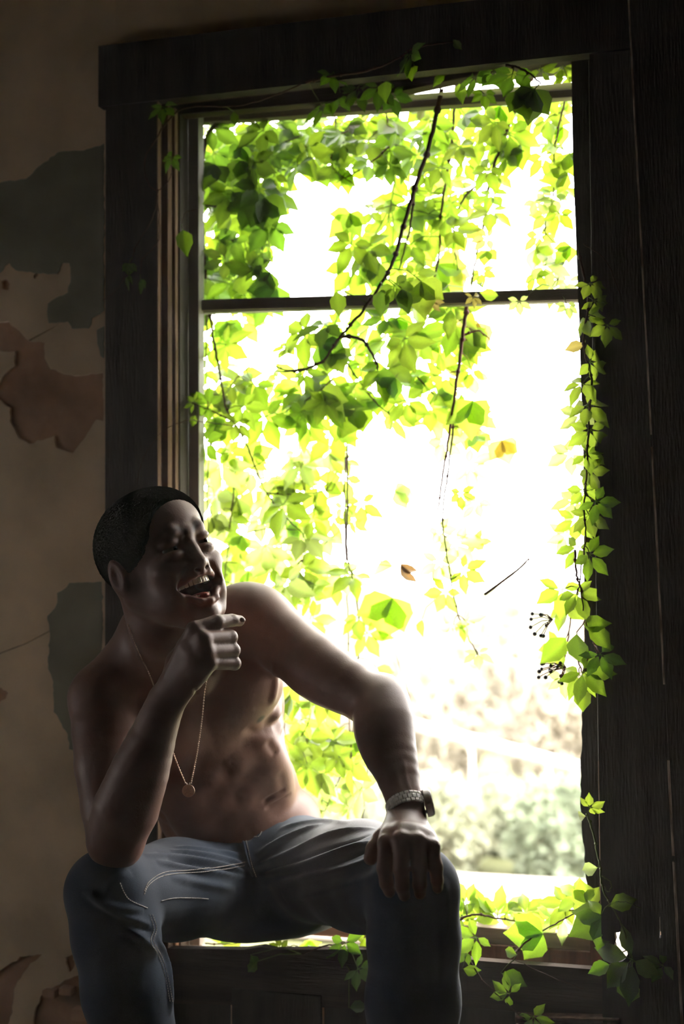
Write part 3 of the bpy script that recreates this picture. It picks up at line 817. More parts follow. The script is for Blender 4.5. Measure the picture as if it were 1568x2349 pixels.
class Skin:
    """vertex set with a look-up, to push creases and ridges into it"""
    def __init__(self, V, Q):
        self.V = V; self.Q = Q; self.refresh()
        self.bvh = BVHTree.FromPolygons([Vector(v) for v in V.tolist()], Q.tolist())
    def refresh(self):
        n = np.zeros_like(self.V); a = self.V[self.Q]
        fn = np.cross(a[:, 2]-a[:, 0], a[:, 3]-a[:, 1])
        for i in range(4):
            for ax in range(3): n[:, ax] += np.bincount(self.Q[:, i], fn[:, ax], len(self.V))
        self.N = n/(np.linalg.norm(n, axis=1)[:, None]+1e-12)
    def hit(self, px, py):
        d = Vector(nrm(ray(px, py)))
        h = self.bvh.ray_cast(Vector(CAM), d)
        return (np.array(h[0]), np.array(h[1])) if h[0] is not None else (None, None)
    def line(self, px_pts, n=8):
        pts = spline([(x, y, 0) for x, y in px_pts], n); out = []
        for p in pts:
            h, nn = self.hit(p[0], p[1])
            if h is not None: out.append((h, nn))
        return out
    def crease(self, px_pts, amp, width, n=8, taper=True):
        """ridge (amp > 0) or furrow (amp < 0) along a line on the surface"""
        L = self.line(px_pts, n)
        if len(L) < 2: return
        pts = np.array([a for a, _ in L]); lo_, hi_ = pts.min(0)-width*3, pts.max(0)+width*3
        m = np.where(((self.V > lo_) & (self.V < hi_)).all(1))[0]
        if len(m) == 0: return
        X = self.V[m]; best = np.full(len(m), 9.0); tt = np.zeros(len(m))
        for i in range(len(pts)-1):
            a, b = pts[i], pts[i+1]; ab = b-a
            t = np.clip(((X-a)@ab)/(ab@ab+1e-12), 0, 1); dd = np.linalg.norm(X-a-t[:, None]*ab, axis=1)
            u = dd < best; best[u] = dd[u]; tt[u] = (i+t[u])/(len(pts)-1)
        w = amp*np.exp(-(best/width)**2)
        if taper: w *= np.clip(np.minimum(tt, 1-tt)*5, .0, 1)**.7
        self.V[m] += self.N[m]*w[:, None]
    def near(self, p, r):
        d = np.linalg.norm(self.V-p, axis=1); return np.clip(1-d/r, 0, 1)
    def near_chain(self, pts, r):
        best = np.full(len(self.V), 9.0)
        for a, b in zip(pts[:-1], pts[1:]):
            ab = b-a; t = np.clip(((self.V-a)@ab)/(ab@ab), 0, 1); best = np.minimum(best, np.linalg.norm(self.V-a-t[:, None]*ab, axis=1))
        return np.clip(1.6-best/r*1.0, 0, 1)

body = Skin(V, Q)
# veins, tendons and folds of the skin
body.crease([(905, 1760), (915, 1800), (935, 1835)], .0012, .003); body.crease([(925, 1740), (932, 1790), (948, 1830)], .0012, .003)
body.crease([(600, 1842), (625, 1826), (655, 1812)], -.003, .004); body.crease([(606, 1856), (636, 1840), (668, 1822)], -.003, .004)
body.crease([(612, 1700), (624, 1718), (634, 1732)], -.003, .009); body.crease([(640, 1770), (648, 1800), (652, 1822)], -.0018, .010)
body.crease([(628, 1520), (632, 1570), (622, 1620)], .004, .008)
body.crease([(560, 1672), (590, 1680), (622, 1672)], -.003, .009)
for a in ([(452, 1590), (446, 1582)], [(486, 1545), (492, 1538)]): body.crease(a, -.0015, .003, taper=False)
body.refresh()
tint = np.ones((len(V), 3))
def tint_by(w, col):
    global tint
    w = w[:, None]; tint = tint*(1-w)+tint*np.array(col)*w
lips = np.maximum(body.near_chain([hd(*p) for p in up_l], .007), body.near_chain([hd(*p) for p in lo_l], .008))
tint_by(lips, (1.25, .85, .85))
for s in (1, -1):
    bl = [hd(s*a, b, z) for a, b, z in ((.010, .088, .020), (.020, .087, .0260), (.033, .080, .0275), (.046, .064, .021))]
    tint_by(np.clip(body.near_chain(bl, .0052)-.1, 0, 1)*.95, (.10, .08, .08))
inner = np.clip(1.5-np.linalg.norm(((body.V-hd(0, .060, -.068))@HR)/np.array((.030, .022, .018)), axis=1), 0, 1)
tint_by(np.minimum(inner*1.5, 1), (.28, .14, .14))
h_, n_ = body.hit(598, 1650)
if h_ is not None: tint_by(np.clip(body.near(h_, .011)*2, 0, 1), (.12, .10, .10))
h_, n_ = body.hit(548, 1426)
body_me = fast_mesh('body', body.V-c0, Q, M['skin'])
ca = body_me.color_attributes.new('tint', 'FLOAT_COLOR', 'POINT')
ca.data.foreach_set('color', np.concatenate([tint, np.ones((len(tint), 1))], 1).astype(np.float32).ravel())
body_o = link('body', body_me, None, man)

def child(o, parent=man):
    put(o, parent); return o
# hair: a close crop over the crown and the back of the head
Hf = Field(HO-.14, HO+.16, .0025)
def hfe(l, f, z, a, b, c, k=.02, op='add'): Hf.ell(hd(l, f, z), HR, (a, b, c), k, op)
hfe(0, -.014, .032, .0790, .0985, .0845); hfe(0, .028, .048, .0695, .0605, .0590)
hfe(0, .120, .008, .085, .072, .072, .012, 'cut')            # brow and face stay clear
hfe(.0, .085, -.06, .12, .085, .085, .012, 'cut')
hfe(0, -.01, -.085, .12, .075, .070, .012, 'cut')
Vh, Qh = Hf.surface(); del Hf
rs_ = np.random.RandomState(5); Vh = Vh+rs_.normal(size=Vh.shape)*.0003
hair = link('hair', fast_mesh('hair', Vh-c0, Qh, M['hair']), None, man)
hair['label'] = 'close-cropped black hair'
# eyes, brows, teeth, tongue
for s in (1, -1):
    e = MB().ball(hd(s*.031, .0675, -.0005), .0130, 18, 12).build('eye', M['eye_white'], None, True); child(e)
    c = hd(s*.031, .0675, -.0005); dv = nrm(HF*.93+HL*.34-HU*.02)
    ir = MB().ball(c+dv*.0088, .0062, 14, 8).build('iris', M['iris'], None, True); put(ir, e); ir.location = ir.location-man.location
def teeth(name, n, a0, fc, z, h, rad_l, rad_f, taper):
    root = None
    for i in range(n):
        a = -a0+2*a0*i/(n-1); l = rad_l*math.sin(a); f = fc+rad_f*math.cos(a); w = (2*a0/(n-1))*(rad_l+rad_f)/2*.47
        hh = h*(1-.25*abs(a)/a0); zz = z+taper*abs(a)
        T = nrm(HL*math.cos(a)*rad_l-HF*math.sin(a)*rad_f); O = np.cross(T, HU)
        c = hd(l, f, zz)
        vs = []
        for u in (-1, 1):
            for q in (-1, 1):
                for t in (-1, 1): vs.append(c+T*u*w*(1 if t*np.sign(-h) < 0 else .86)+O*q*.0028+HU*t*abs(hh)/2)
        m = MB().add(vs, [(0,1,3,2),(4,6,7,5),(0,4,5,1),(2,3,7,6),(0,2,6,4),(1,5,7,3)])
        o = m.build('tooth', M['tooth'], None, True, .0012)
        child(o)
teeth('upper', 12, 1.30, .042, -.0560, .0115, .029, .0340, -.0008)
teeth('lower', 10, 1.05, .041, -.0835, .0085, .023, .0300, .0050)
tg = MB().ball(hd(0, .052, -.0815), (.016, .026, .0085), 16, 10, HR).build('tongue', M['tongue'], None, True); child(tg)
# finger nail of the forefinger
for px, py, Y in ((551, 1421, -.3995),):
    nn_ = nrm(RT*.55+TV*.75+UP*.25); ua_ = nrm(RT-nn_*(RT@nn_)); R_ = np.stack([ua_, nn_, np.cross(ua_, nn_)], 1)
    child(MB().ball(P(px, py+3, Y)+nn_*.0062, (.0050, .0026, .0040), 10, 7, R_).build('fingernail', mat('nail', (.34, .21, .165), .35), None, True))

# --- jeans
kneeR, kneeL = P(246, 2046, -.400), P(950, 2042, -.392)
def down(p_, px, py, Y, z):
    q_ = P(px, py, Y); return q_ if z is None else p_+(q_-p_)*((p_[2]-z)/(p_[2]-q_[2]))
anR = down(kneeR, 305, 2349, -.375, .075); anL = down(kneeL, 946, 2349, -.375, .075)
lo = np.array((min(kneeR[0], anR[0])-.10, -.50, .02)); hi = np.array((kneeL[0]+.10, .19, P(690, 1800, 0)[2]+.04))
J = Field(lo, hi, .0032)
J.ell(P(585, 1990, .005), np.eye(3), (.150, .115, .105), .03)
J.ell(P(600, 2070, .02), np.eye(3), (.165, .125, .058), .04)
# waistband: cut level and hollow
wp = P(640, 1848, -.08); wn = nrm(S_*.55+np.array((0, .0, .6))+L3*.12)
J.half(wp, wn, .003)
J.ell(waist, TR, (.128, .096, .140), .004, 'cut')
J.ell(P(575, 1925, .0), TR, (.140, .100, .075), .004, 'cut')
J.chain([P(545, 2035, -.02), P(400, 2040, -.20), kneeR], (.086, .078, .063), .03)
J.chain([P(690, 1992, -.02), P(830, 2010, -.20), kneeL], (.090, .083, .063), .03)
def leg(kn, an, r0):
    d_ = an-kn
    J.chain([kn, kn+d_*.15, kn+d_*.35, kn+d_*.7, an], (r0, .0645, .066, .060, .062), .02)
leg(kneeR, anR, .060); leg(kneeL, anL, .060)
J.half(np.array((0, 0, .075)), np.array((0, 0, -1.)), .003)
Vj, Qj = J.surface(); del J
jean = Skin(Vj, Qj)
K = jean.crease
# pulled folds fanning from the crotch and the flap over both thighs
for a, am, w in (
    ([(575, 2003), (500, 1982), (420, 1968), (330, 1962)], .0050, .0060), ([(565, 1984), (480, 1964), (390, 1952)], .0045, .0055),
    ([(560, 1962), (470, 1950), (400, 1944)], .0035, .005), ([(570, 2012), (480, 2000), (410, 1988), (360, 1978)], .0045, .006),
    ([(540, 2040), (470, 2028), (390, 2010)], .0030, .007), ([(300, 2000), (255, 2030), (235, 2075)], .003, .009),
    ([(205, 2050), (270, 2095), (345, 2125)], .0055, .007), ([(190, 2040), (250, 2075), (330, 2090)], .004, .007), ([(270, 2120), (320, 2150), (360, 2190)], .005, .008),
    ([(575, 1990), (660, 1960), (760, 1915), (860, 1900)], .0050, .0070), ([(590, 2010), (690, 1985), (790, 1950), (870, 1930)], .0050, .0075),
    ([(610, 2035), (720, 2010), (820, 1985), (880, 1960)], .0045, .008), ([(585, 1960), (660, 1920), (740, 1890)], .0040, .007), ([(640, 1900), (720, 1885), (800, 1888)], .003, .007),
    ([(650, 2060), (760, 2040), (860, 2010)], .004, .009),
    ([(1014, 2010), (1024, 2080), (1020, 2160)], .0020, .009), ([(1004, 2080), (1008, 2180), (1006, 2300)], .0018, .010),
    ([(360, 2150), (385, 2220), (392, 2330)], .004, .007)):
    K(a, am*1.55, w*.9)
for a in ([(575, 1997), (480, 1974), (360, 1957)], [(570, 2008), (470, 1992), (380, 1972)], [(590, 2000), (700, 1970), (850, 1915)], [(600, 2022), (720, 1995), (860, 1945)], [(230, 2062), (300, 2108), (350, 2140)]):
    K(a, -.0060, .0045)
jean.refresh()
# open fly: the left front lies over, with a clean edge running down from the waist
FLY = [(541, 1872), (549, 1905), (557, 1940), (566, 1978), (578, 2010)]
def to_px(V):
    v = V-CAM; z = v@FW
    return W_PX/2+FOC*(v@RT)/z, H_PX/2-FOC*(v@UP)/z
fx, fy = to_px(jean.V)
fr = ((jean.N@TV) > .0) & (jean.V[:, 1] < .0) & (fy > 1860) & (fy < 2010)
ex = np.interp(fy, [p[1] for p in FLY], [p[0] for p in FLY])
u_ = (fx-ex)/110.0
lift = np.where((u_ > 0) & fr, (.013+.008*np.clip((1930-fy)/60, 0, 1))*np.clip(1-u_, 0, 1)**1.2*np.clip((2012-fy)/30, 0, 1), 0)
jean.V += TV*lift[:, None]
K([(642, 1886), (684, 1864), (726, 1862)], -.003, .003)
jean.refresh()
jm = fast_mesh('jeans', jean.V-c0, Qj, M['denim'])
# wear: worn thigh tops, paled further to carry the window light
lit_wear = np.zeros(len(Vj))
for p_, r_, w_ in ((P(330, 1970, -.32), .12, .2), (P(800, 1915, -.20), .17, 1.0)): lit_wear = np.maximum(lit_wear, jean.near(p_, r_)*w_)
wa = jm.attributes.new('lit_wear', 'FLOAT', 'POINT'); wa.data.foreach_set('value', lit_wear.astype(np.float32))
jeans = link('jeans', jm, None, man); jeans['label'] = 'faded blue denim jeans with pale seams'
jbvh = Skin(jean.V, Qj)
def on_jeans(px_pts, off=.0012, n=10):
    return [h+nn*off for h, nn in jbvh.line(px_pts, n)]
def stitch(px_pts, name='seam_stitching', gap=.0038, ln=.0026):
    pts = on_jeans(px_pts, .0008, 24)
    if len(pts) < 3: return
    m = MB(); acc = 0; s_ = [0]
    for a, b in zip(pts[:-1], pts[1:]): s_.append(s_[-1]+float(np.linalg.norm(b-a)))
    tot = s_[-1]; s_ = np.array(s_); pa = np.array(pts)
    f = lambda t: np.array([np.interp(t, s_, pa[:, k]) for k in range(3)])
    t = 0
    while t+ln < tot:
        if np.linalg.norm(f(t+ln)-f(t)) < ln*1.5: m.tube([f(t), f(t+ln*.5)+TV*.0003, f(t+ln)], .0007, 4)
        t += gap
    if m.v:
        o = m.build(name, M['thread'], None); put(o, jeans); o.location = o.location-man.location; o['kind'] = 'stuff'
for dx in (0, 7):
    stitch([(330, 2044+dx), (342, 2022+dx*.9), (375, 2002+dx), (430, 1996+dx*.9), (490, 1990+dx), (540, 1982+dx), (562, 1978+dx)])
stitch([(370, 2066), (400, 2060), (450, 2060), (480, 2062)])
for dx in (0, 6): stitch([(343+dx, 2098), (352+dx, 2130), (345+dx, 2160), (362+dx, 2190), (378+dx, 2240), (390+dx, 2300)])
stitch([(275, 2025), (285, 2048), (300, 2066), (340, 2084)])
def on_part(o):
    put(o, jeans); o.location = o.location-man.location; return o
pts = on_jeans([(x+2.5, y) for x, y in FLY], .0004, 10)
if len(pts) > 3:
    o = on_part(MB().tube(pts, .0022, 7).build('fly_hem', M['denim'], None, True)); o['label'] = 'hemmed edge of the open jeans front'
stitch([(x+11, y+4) for x, y in FLY])
# belt loop beside the flap
bl_ = [jbvh.hit(x, y)[0] for x, y in ((628, 1868), (641, 1862), (651, 1886), (638, 1892))]
if all(b is not None for b in bl_):
    o = on_part(MB().prism([b+TV*.0045 for b in bl_], -TV*.002).build('belt_loop', M['denim'], None, False, .0006))
for h in ([(626, 1868), (660, 1850), (688, 1836)], [(640, 1885), (680, 1866), (720, 1862)], [(592, 1884), (602, 1900), (594, 1918), (580, 1920)]): stitch(h)

# shoes below the frame, so that the legs stand on the floor
for an, kn in ((anR, kneeR), (anL, kneeL)):
    fwd = nrm(np.array(((kn[0]-pelvis[0])*.6, kn[1]-pelvis[1], 0)))
    m = MB()
    sd = np.array((-fwd[1], fwd[0], 0))
    secs = [(-.075, .030, .085), (-.06, .036, .10), (0, .038, .10), (.06, .042, .075), (.12, .046, .055), (.165, .040, .042), (.19, .022, .03)]
    vs = []; fs = []
    for t, w, h in secs:
        c = np.array((an[0], an[1], .012))+fwd*t
        for u, z in ((-1, 0), (-1.05, .35), (-.75, .8), (0, 1), (.75, .8), (1.05, .35), (1, 0)): vs.append(c+sd*u*w+np.array((0, 0, h*z)))
    n = 7
    for i in range(len(secs)-1):
        for k in range(n): fs.append((i*n+k, i*n+(k+1) % n, (i+1)*n+(k+1) % n, (i+1)*n+k))
    fs += [tuple(range(n)), tuple(range((len(secs)-1)*n, len(secs)*n))[::-1]]
    sh_ = m.add(vs, fs).build('shoe', M['leather'], None, True); put(sh_, man)

# ---------------------------------------------------------------- necklace and wristwatch
nk = empty('necklace', P(431, 1795, -.34), 'thin gold ball chain with a round pendant hanging from the man\'s neck', 'necklace')
left = [tc(neck, .05, -.03, .01), tc(neck, .062, .04, -.03), P(474, 1560, -.33), P(463, 1650, -.345), P(452, 1725, -.348), P(438, 1796, -.35)]
_hp = [h+nn*.002 for h, nn in (body.hit(296, 1432), body.hit(318, 1490), body.hit(342, 1540)) if h is not None]
right = [tc(neck, -.05, -.03, .03)]+_hp+[P(358, 1590, -.335), P(375, 1650, -.345), P(400, 1735, -.348), P(425, 1796, -.35)]
bd = MB(); 
for side in (left, right):
    sp = spline(side, 30); acc = 0; last = None
    for p_ in sp:
        if last is None or np.linalg.norm(p_-last) > .0031:
            bd.ball(p_, .00135, 6, 4); last = p_
    bd.tube(sp[::3], .0004, 4)
ch = bd.build('chain', M['gold'], nk, True); ch['kind'] = 'stuff'
pc = P(432, 1814, -.351)
pm = MB(); n = 28
R_ = np.stack([RT, UP, TV], 1)
ring = [pc+R_@np.array((.0098*math.cos(2*math.pi*i/n), .0098*math.sin(2*math.pi*i/n), -.0009)) for i in range(n)]
pend = MB().prism(ring, TV*.0018).build('pendant', M['gold'], nk, bevel=.0004)
rel = MB()
for pts in ([(-.005, -.003), (-.002, .002), (.003, .000), (.005, .004)], [(-.004, .004), (.0, .005), (.004, -.002)], [(-.003, -.005), (.001, -.004), (.004, -.005)]):
    rel.tube([pc+R_@np.array((x, y, .0011)) for x, y in pts], .0006, 5)
rel_o = rel.build('relief', M['gold'], None, True); put(rel_o, pend); rel_o.location = rel_o.location-nk.location
put(MB().tube([P(427, 1796, -.351), P(431, 1803, -.351), P(436, 1796, -.351)], .0012, 6).build('bail', M['steel'], None, True), nk)

wd = nrm(wrL-elL); wc = wrL-wd*.004
wx = nrm(RT-wd*(RT@wd)); wy = np.cross(wd, wx)             # across the wrist; wy points to or from the viewer
if wy@TV < 0: wy = -wy
wt = empty('wristwatch', wc, 'pale metal wristwatch with a link bracelet on the man\'s wrist', 'watch')
ra_, rb_ = .0290, .0285
NLK = 26
def lk(w, h, d):
    m = MB().box((-w/2, -d/2, -h/2), (w/2, d/2, h/2)); return m
lmesh = [lk(.0062, .0072, .0030), lk(.0062, .0050, .0028)]
lm = []
for m in lmesh:
    o = m.build('link', M['steel'], None, bevel=.0009); lm.append(o.data); bpy.data.objects.remove(o)
for i in range(NLK):
    a = 2*math.pi*i/NLK
    if abs((a-.16+math.pi) % (2*math.pi)-math.pi) < .55: continue
    for row, zz in ((0, -.0064), (1, 0), (0, .0064)):
        aa = a+(math.pi/NLK if row == 0 else 0)
        c = wx*ra_*math.cos(aa)+wy*rb_*math.sin(aa)+wd*zz
        out_ = nrm(wx*math.cos(aa)+wy*math.sin(aa)); tan = np.cross(wd, out_)
        o = link('link', lm[1 if row == 0 else 0], None, wt)
        o.matrix_local = Matrix(((tan[0], out_[0], wd[0], c[0]), (tan[1], out_[1], wd[1], c[1]), (tan[2], out_[2], wd[2], c[2]), (0, 0, 0, 1)))
# case on the outer side of the wrist
ca_ = .24
oc = nrm(wx*math.cos(ca_)+wy*math.sin(ca_)*.6+wd*.02); cu_ = nrm(np.cross(wd, oc)); cd = np.cross(oc, cu_)
n = 36
def disc(r, t0, t1): 
    c = wc+oc*(ra_-.001)
    return MB().prism([c+oc*t0+cu_*r*math.cos(2*math.pi*i/n)+cd*r*math.sin(2*math.pi*i/n) for i in range(n)], oc*(t1-t0))
put(disc(.0205, -.001, .0085).build('case', M['steel'], None, bevel=.0015), wt)
put(disc(.0190, .0085, .0100).build('bezel', M['steel'], None, bevel=.0006), wt)
put(disc(.0165, .0100, .0106).build('crystal', M['watch_glass'], None), wt)
c = wc+oc*(ra_+.004)-cu_*.0215
put(MB().tube([c, c-cu_*.004], .0028, 10).build('crown', M['steel'], None), wt)

# ---------------------------------------------------------------- creepers
rv = random.Random(21)
def leaflet(vs, fs, vein, L, w, ang, fold, droop, base=.06, asym=0.0, z0=0.0):
    """one pointed, toothed leaflet in the plane, growing from the origin at an angle"""
    st = [(0, .03), (.10, .34), (.22, .66), (.36, .92), (.50, 1.0), (.63, .90), (.76, .62), (.87, .27), (1.0, .0)]
    ca, sa = math.cos(ang), math.sin(ang); o = len(vs); n = len(st)
    for i, (t, h) in enumerate(st):
        tooth = 1.0 + (.07 if i % 2 else -.05) if 2 < i < 8 else 1.0
        x = L*(base+t*(1-base)); hw = w*h*.5*tooth; z = -droop*L*t*t
        for k, s in enumerate((-1, -.5, 0, .5, 1)):
            y = s*hw*(1+asym*s)
            xx = x - abs(s)*hw*.12
            vs.append((xx*ca-y*sa, xx*sa+y*ca, z0+z+fold*abs(s)*hw-.12*abs(s)*(1-abs(s))*hw)); vein.append((0, .0, 1.0, .0, 0)[k])
    for i in range(n-1):
        for k in range(4): a = o+i*5+k; fs.append((a, a+1, a+6, a+5))
    # little stalk
    s0 = len(vs); r = .012*L
    for x in (0.0, L*(base+.02)):
        for a in (0, 2.1, 4.2):
            y, z = r*math.cos(a), r*math.sin(a); vs.append((x*ca-y*sa, x*sa+y*ca, z0+z)); vein.append(1.0)
    for k in range(3): fs.append((s0+k, s0+(k+1) % 3, s0+3+(k+1) % 3, s0+3+k))

LEAF_MESH = {}
def leaf_shape(kind, var):
    r = random.Random(hash_(kind)*31+var); vs, fs, ve = [], [], []
    if kind == 'five':
        n5 = [(0, 1.0), (.98, .92), (-.98, .92), (1.98, .70), (-1.98, .70)]
        for a, l in n5:
            leaflet(vs, fs, ve, l*r.uniform(.88, 1.1), (.44*l+.02)*r.uniform(.88, 1.15), a+r.uniform(-.16, .16), r.uniform(.05, .40), r.uniform(-.1, .40), base=.13, asym=r.uniform(-.1, .1), z0=r.uniform(-.03, .03))
    elif kind == 'three':
        for a, l, w in ((0, 1.0, .78), (.75, .82, .62), (-.75, .82, .62)):
            leaflet(vs, fs, ve, l*r.uniform(.92, 1.08), w*r.uniform(.9, 1.1), a+r.uniform(-.1, .1), r.uniform(.0, .25), r.uniform(.0, .3), base=.0, z0=r.uniform(-.02, .02))
    elif kind == 'single':
        leaflet(vs, fs, ve, 1.0, .62, 0, r.uniform(.1, .5), r.uniform(0, .5))
    else:                                              # shrivelled
        for a, l in ((0, 1.0), (.5, .7)): leaflet(vs, fs, ve, l, .35, a, 1.4, r.uniform(.5, .9))
    return vs, fs, ve
def hash_(s): return sum(ord(c)*(i+3) for i, c in enumerate(s))
def leaf_mesh(kind, var, m):
    key = (kind, var, m)
    if key not in LEAF_MESH:
        vs, fs, ve = leaf_shape(kind, var)
        me = mesh_from('leaf', vs, fs, LEAF[m], True)
        at = me.attributes.new('vein', 'FLOAT', 'POINT'); at.data.foreach_set('value', np.array(ve, np.float32))
        LEAF_MESH[key] = me
    return LEAF_MESH[key]

class Vine:
    def __init__(self, label, stems, r=.0016, material='stem_brown', zone=0, wob=.004):
        """stems: list of (pixel polyline, depth or list of depths[, radius])"""
        self.label = label; self.zone = zone; self.paths = []; self.leaves = []; self.r = r; self.m = material
        for s in stems:
            pts, Y = s[0], s[1]; rad = s[2] if len(s) > 2 else r
            Ys = Y if hasattr(Y, '__len__') else [Y]*len(pts)
            p3 = spline([P(x, y, yy) for (x, y), yy in zip(pts, Ys)], 8)
            p3 = [p+np.array((rv.uniform(-1, 1), rv.uniform(-1, 1), rv.uniform(-1, 1)))*wob*(.25 if len(p3) else 0) for p in p3]
            self.paths.append((p3, rad))
        self.pts = np.array([p for pth, _ in self.paths for p in pth])
    def build(self):
        o = self.root = empty('creeper_vine', self.paths[0][0][0], self.label, 'vine', 'creeper vines growing in at the window')
        for pth, rad in self.paths:
            n = len(pth); rs = [rad*(1-.55*i/max(1, n-1)) for i in range(n)]
            rs = [x*1.35 for x in rs]; m = MB().tube(pth, rs, 6)
            for i in range(3, n-1, 7): m.ball(pth[i], rs[i]*1.7, 6, 4)
            m.build('stem', M[self.m], o, True)
        pe = MB()
        for c, tip, *_ in self.leaves:
            k = int(np.argmin(np.linalg.norm(self.pts-c-np.array((0, 0, .012)), axis=1))); a = self.pts[k]
            d = c-a; mid = a+d*.5+np.array((rv.uniform(-1, 1), rv.uniform(-1, 1), .9))*.12*np.linalg.norm(d)
            pe.tube([a, mid, c], [.0011, .0010, .0009], 5)
        if pe.v:
            p_ = pe.build('petioles', M['stem_red'] if self.m == 'stem_red' else M['stem_green'], o, True); p_['kind'] = 'stuff'
        for c, tip, nn, sz, kind, var, mt in self.leaves:
            x = nrm(tip); z = nrm(nn-x*(nn@x)); y = np.cross(z, x)
            lf = link('leaf', leaf_mesh(kind, var, mt), None, o); q = c-np.array(o.location)
            lf.matrix_local = Matrix(((x[0]*sz, y[0]*sz, z[0]*sz, q[0]), (x[1]*sz, y[1]*sz, z[1]*sz, q[1]), (x[2]*sz, y[2]*sz, z[2]*sz, q[2]), (0, 0, 0, 1)))
        return o

OUT, IN = 0, 1
VN = {}
def vine(key, *a, **k): VN[key] = Vine(*a, **k); return VN[key]
vine('corner', 'thick bent brown creeper stem at the upper left window corner with dense dark leaves', [([(820, 225), (700, 262), (600, 270), (500, 285), (470, 330), (464, 400), (463, 470), (466, 560), (472, 640)], [.15, .14, .135, .13, .125, .125, .125, .125, .13], .0045), ([(470, 470), (530, 480), (600, 520)], .15), ([(466, 600), (520, 560), (560, 545)], .15), ([(465, 420), (510, 400), (600, 350), (690, 310)], .15)], .0018)
vine('topleft', 'leafy creeper draped under the top rail left of the bright sky gap', [([(560, 255), (610, 330), (640, 400), (612, 480), (640, 560), (600, 640), (650, 690)], .20), ([(640, 360), (720, 330), (800, 300)], .20)], .0018)
vine('topmid', 'leafy creeper curtain hanging from the middle of the top rail', [([(760, 225), (770, 300), (760, 380), (820, 430)], .19), ([(880, 190), (890, 300), (905, 400), (895, 470)], .21), ([(900, 330), (840, 380), (770, 420)], .19)], .0016)
vine('diag', 'dark diagonal creeper stem crossing in front of the meeting rail', [([(1012, 205), (985, 330), (955, 420), (925, 520), (905, 590), (880, 640), (830, 715), (780, 772), (742, 828)], [.10, .10, .09, .08, .07, .06, .05, .06, .08], .0036), ([(950, 440), (940, 520), (915, 620)], .10), ([(780, 772), (830, 780), (862, 830), (866, 850)], .07, .0026), ([(742, 828), (690, 850), (630, 852)], .09)], .002)
vine('fall', 'creeper falling behind the diagonal stem to the leaf cluster below the meeting rail', [([(1045, 190), (1035, 330), (1012, 480), (1004, 600), (970, 720), (930, 830), (915, 860)], .20, .0022), ([(930, 830), (990, 900), (1060, 940)], .20), ([(760, 770), (800, 840), (850, 910), (900, 960)], .16)], .0018)
vine('righttop', 'creeper hanging from the top rail beside the open sky on the right', [([(1235, 150), (1190, 230), (1150, 330), (1122, 420), (1108, 520), (1090, 600), (1080, 660)], .20, .0028), ([(1122, 400), (1060, 460), (1040, 540), (1050, 620)], .22)], .002)
vine('rightstrip', 'slender leafy creeper down the upper right edge of the window', [([(1310, 170), (1285, 270), (1270, 360), (1268, 450), (1250, 530), (1290, 580), (1275, 660)], .18)], .0014)
vine('red', 'straight reddish creeper stem hanging below the meeting rail amid brownish leaves', [([(1072, 690), (1062, 760), (1052, 840), (1036, 950), (1020, 1060), (1003, 1170)], .13, .0028), ([(1060, 770), (1100, 760), (1140, 800)], .14)], .0016, 'stem_red')
vine('hang', 'slim creeper hanging in the bright middle with small pale leaf sprays', [([(1045, 930), (1030, 1060), (1015, 1180), (1022, 1260), (1034, 1330), (1050, 1410), (1080, 1475), (1108, 1520)], .15, .0017), ([(1034, 1330), (1062, 1312)], .15, .0011), ([(990, 1250), (993, 1340), (1000, 1380), (1045, 1392)], .16, .0012)], .0012)
vine('leftlow', 'creeper running down beside the grey sash stile below the meeting rail', [([(478, 690), (490, 780), (505, 860), (520, 940), (560, 1010), (585, 1070), (600, 1110)], .12, .002), ([(476, 700), (472, 850), (480, 1000), (475, 1150), (480, 1280)], .15), ([(520, 960), (480, 940), (440, 925)], [.10, .08, .06])], .0013)
vine('cluster', 'creeper branches crossing left below the meeting rail', [([(720, 840), (660, 850), (600, 830), (560, 850), (525, 890)], .14), ([(800, 800), (760, 870), (700, 920), (640, 950)], .16), ([(700, 920), (690, 1000), (720, 1060)], .18)], .0015)
vine('behindhead', 'pale leafy creeper behind the man\'s face and shoulder', [([(585, 1070), (610, 1130), (660, 1190), (700, 1240), (690, 1330), (720, 1420)], .19), ([(540, 1080), (530, 1180), (520, 1280), (510, 1350)], .18), ([(610, 1130), (680, 1135), (760, 1125)], .20), ([(520, 1240), (600, 1215), (690, 1215)], .19), ([(660, 1310), (740, 1250), (800, 1200)], .22)], .0013)
vine('longthin', 'long thin creeper stems hanging behind the bent arm', [([(795, 1000), (797, 1130), (795, 1260), (812, 1340), (824, 1440), (820, 1520), (812, 1640), (800, 1760), (785, 1880)], .20, .0017), ([(790, 1050), (792, 1250), (798, 1450), (800, 1640), (806, 1760), (800, 1880)], .22, .0014), ([(900, 1410), (898, 1470), (920, 1540), (935, 1590), (925, 1625)], .20, .0006), ([(850, 1640), (845, 1720), (840, 1800), (830, 1890)], .21, .0010)], .0014)
vine('armpit', 'creeper with large pale leaves between the man\'s flank and bent arm', [([(700, 1560), (712, 1640), (680, 1700), (655, 1690), (652, 1620)], .17, .0012), ([(800, 1760), (770, 1800), (745, 1860)], .19), ([(700, 1680), (720, 1760), (760, 1800)], .20)], .0012)
vine('rightedge', 'leafy creeper climbing in front of the dark right casing', [([(1322, 560), (1340, 640), (1348, 700), (1338, 790), (1356, 870), (1350, 960), (1346, 1060), (1340, 1160), (1342, 1240), (1330, 1320), (1338, 1400)], [.03, .01, -.03, -.03, -.035, -.035, -.035, -.035, -.035, -.03, -.03], .0018), ([(1338, 560), (1390, 600), (1430, 700)], -.03, .0005)], .0016)
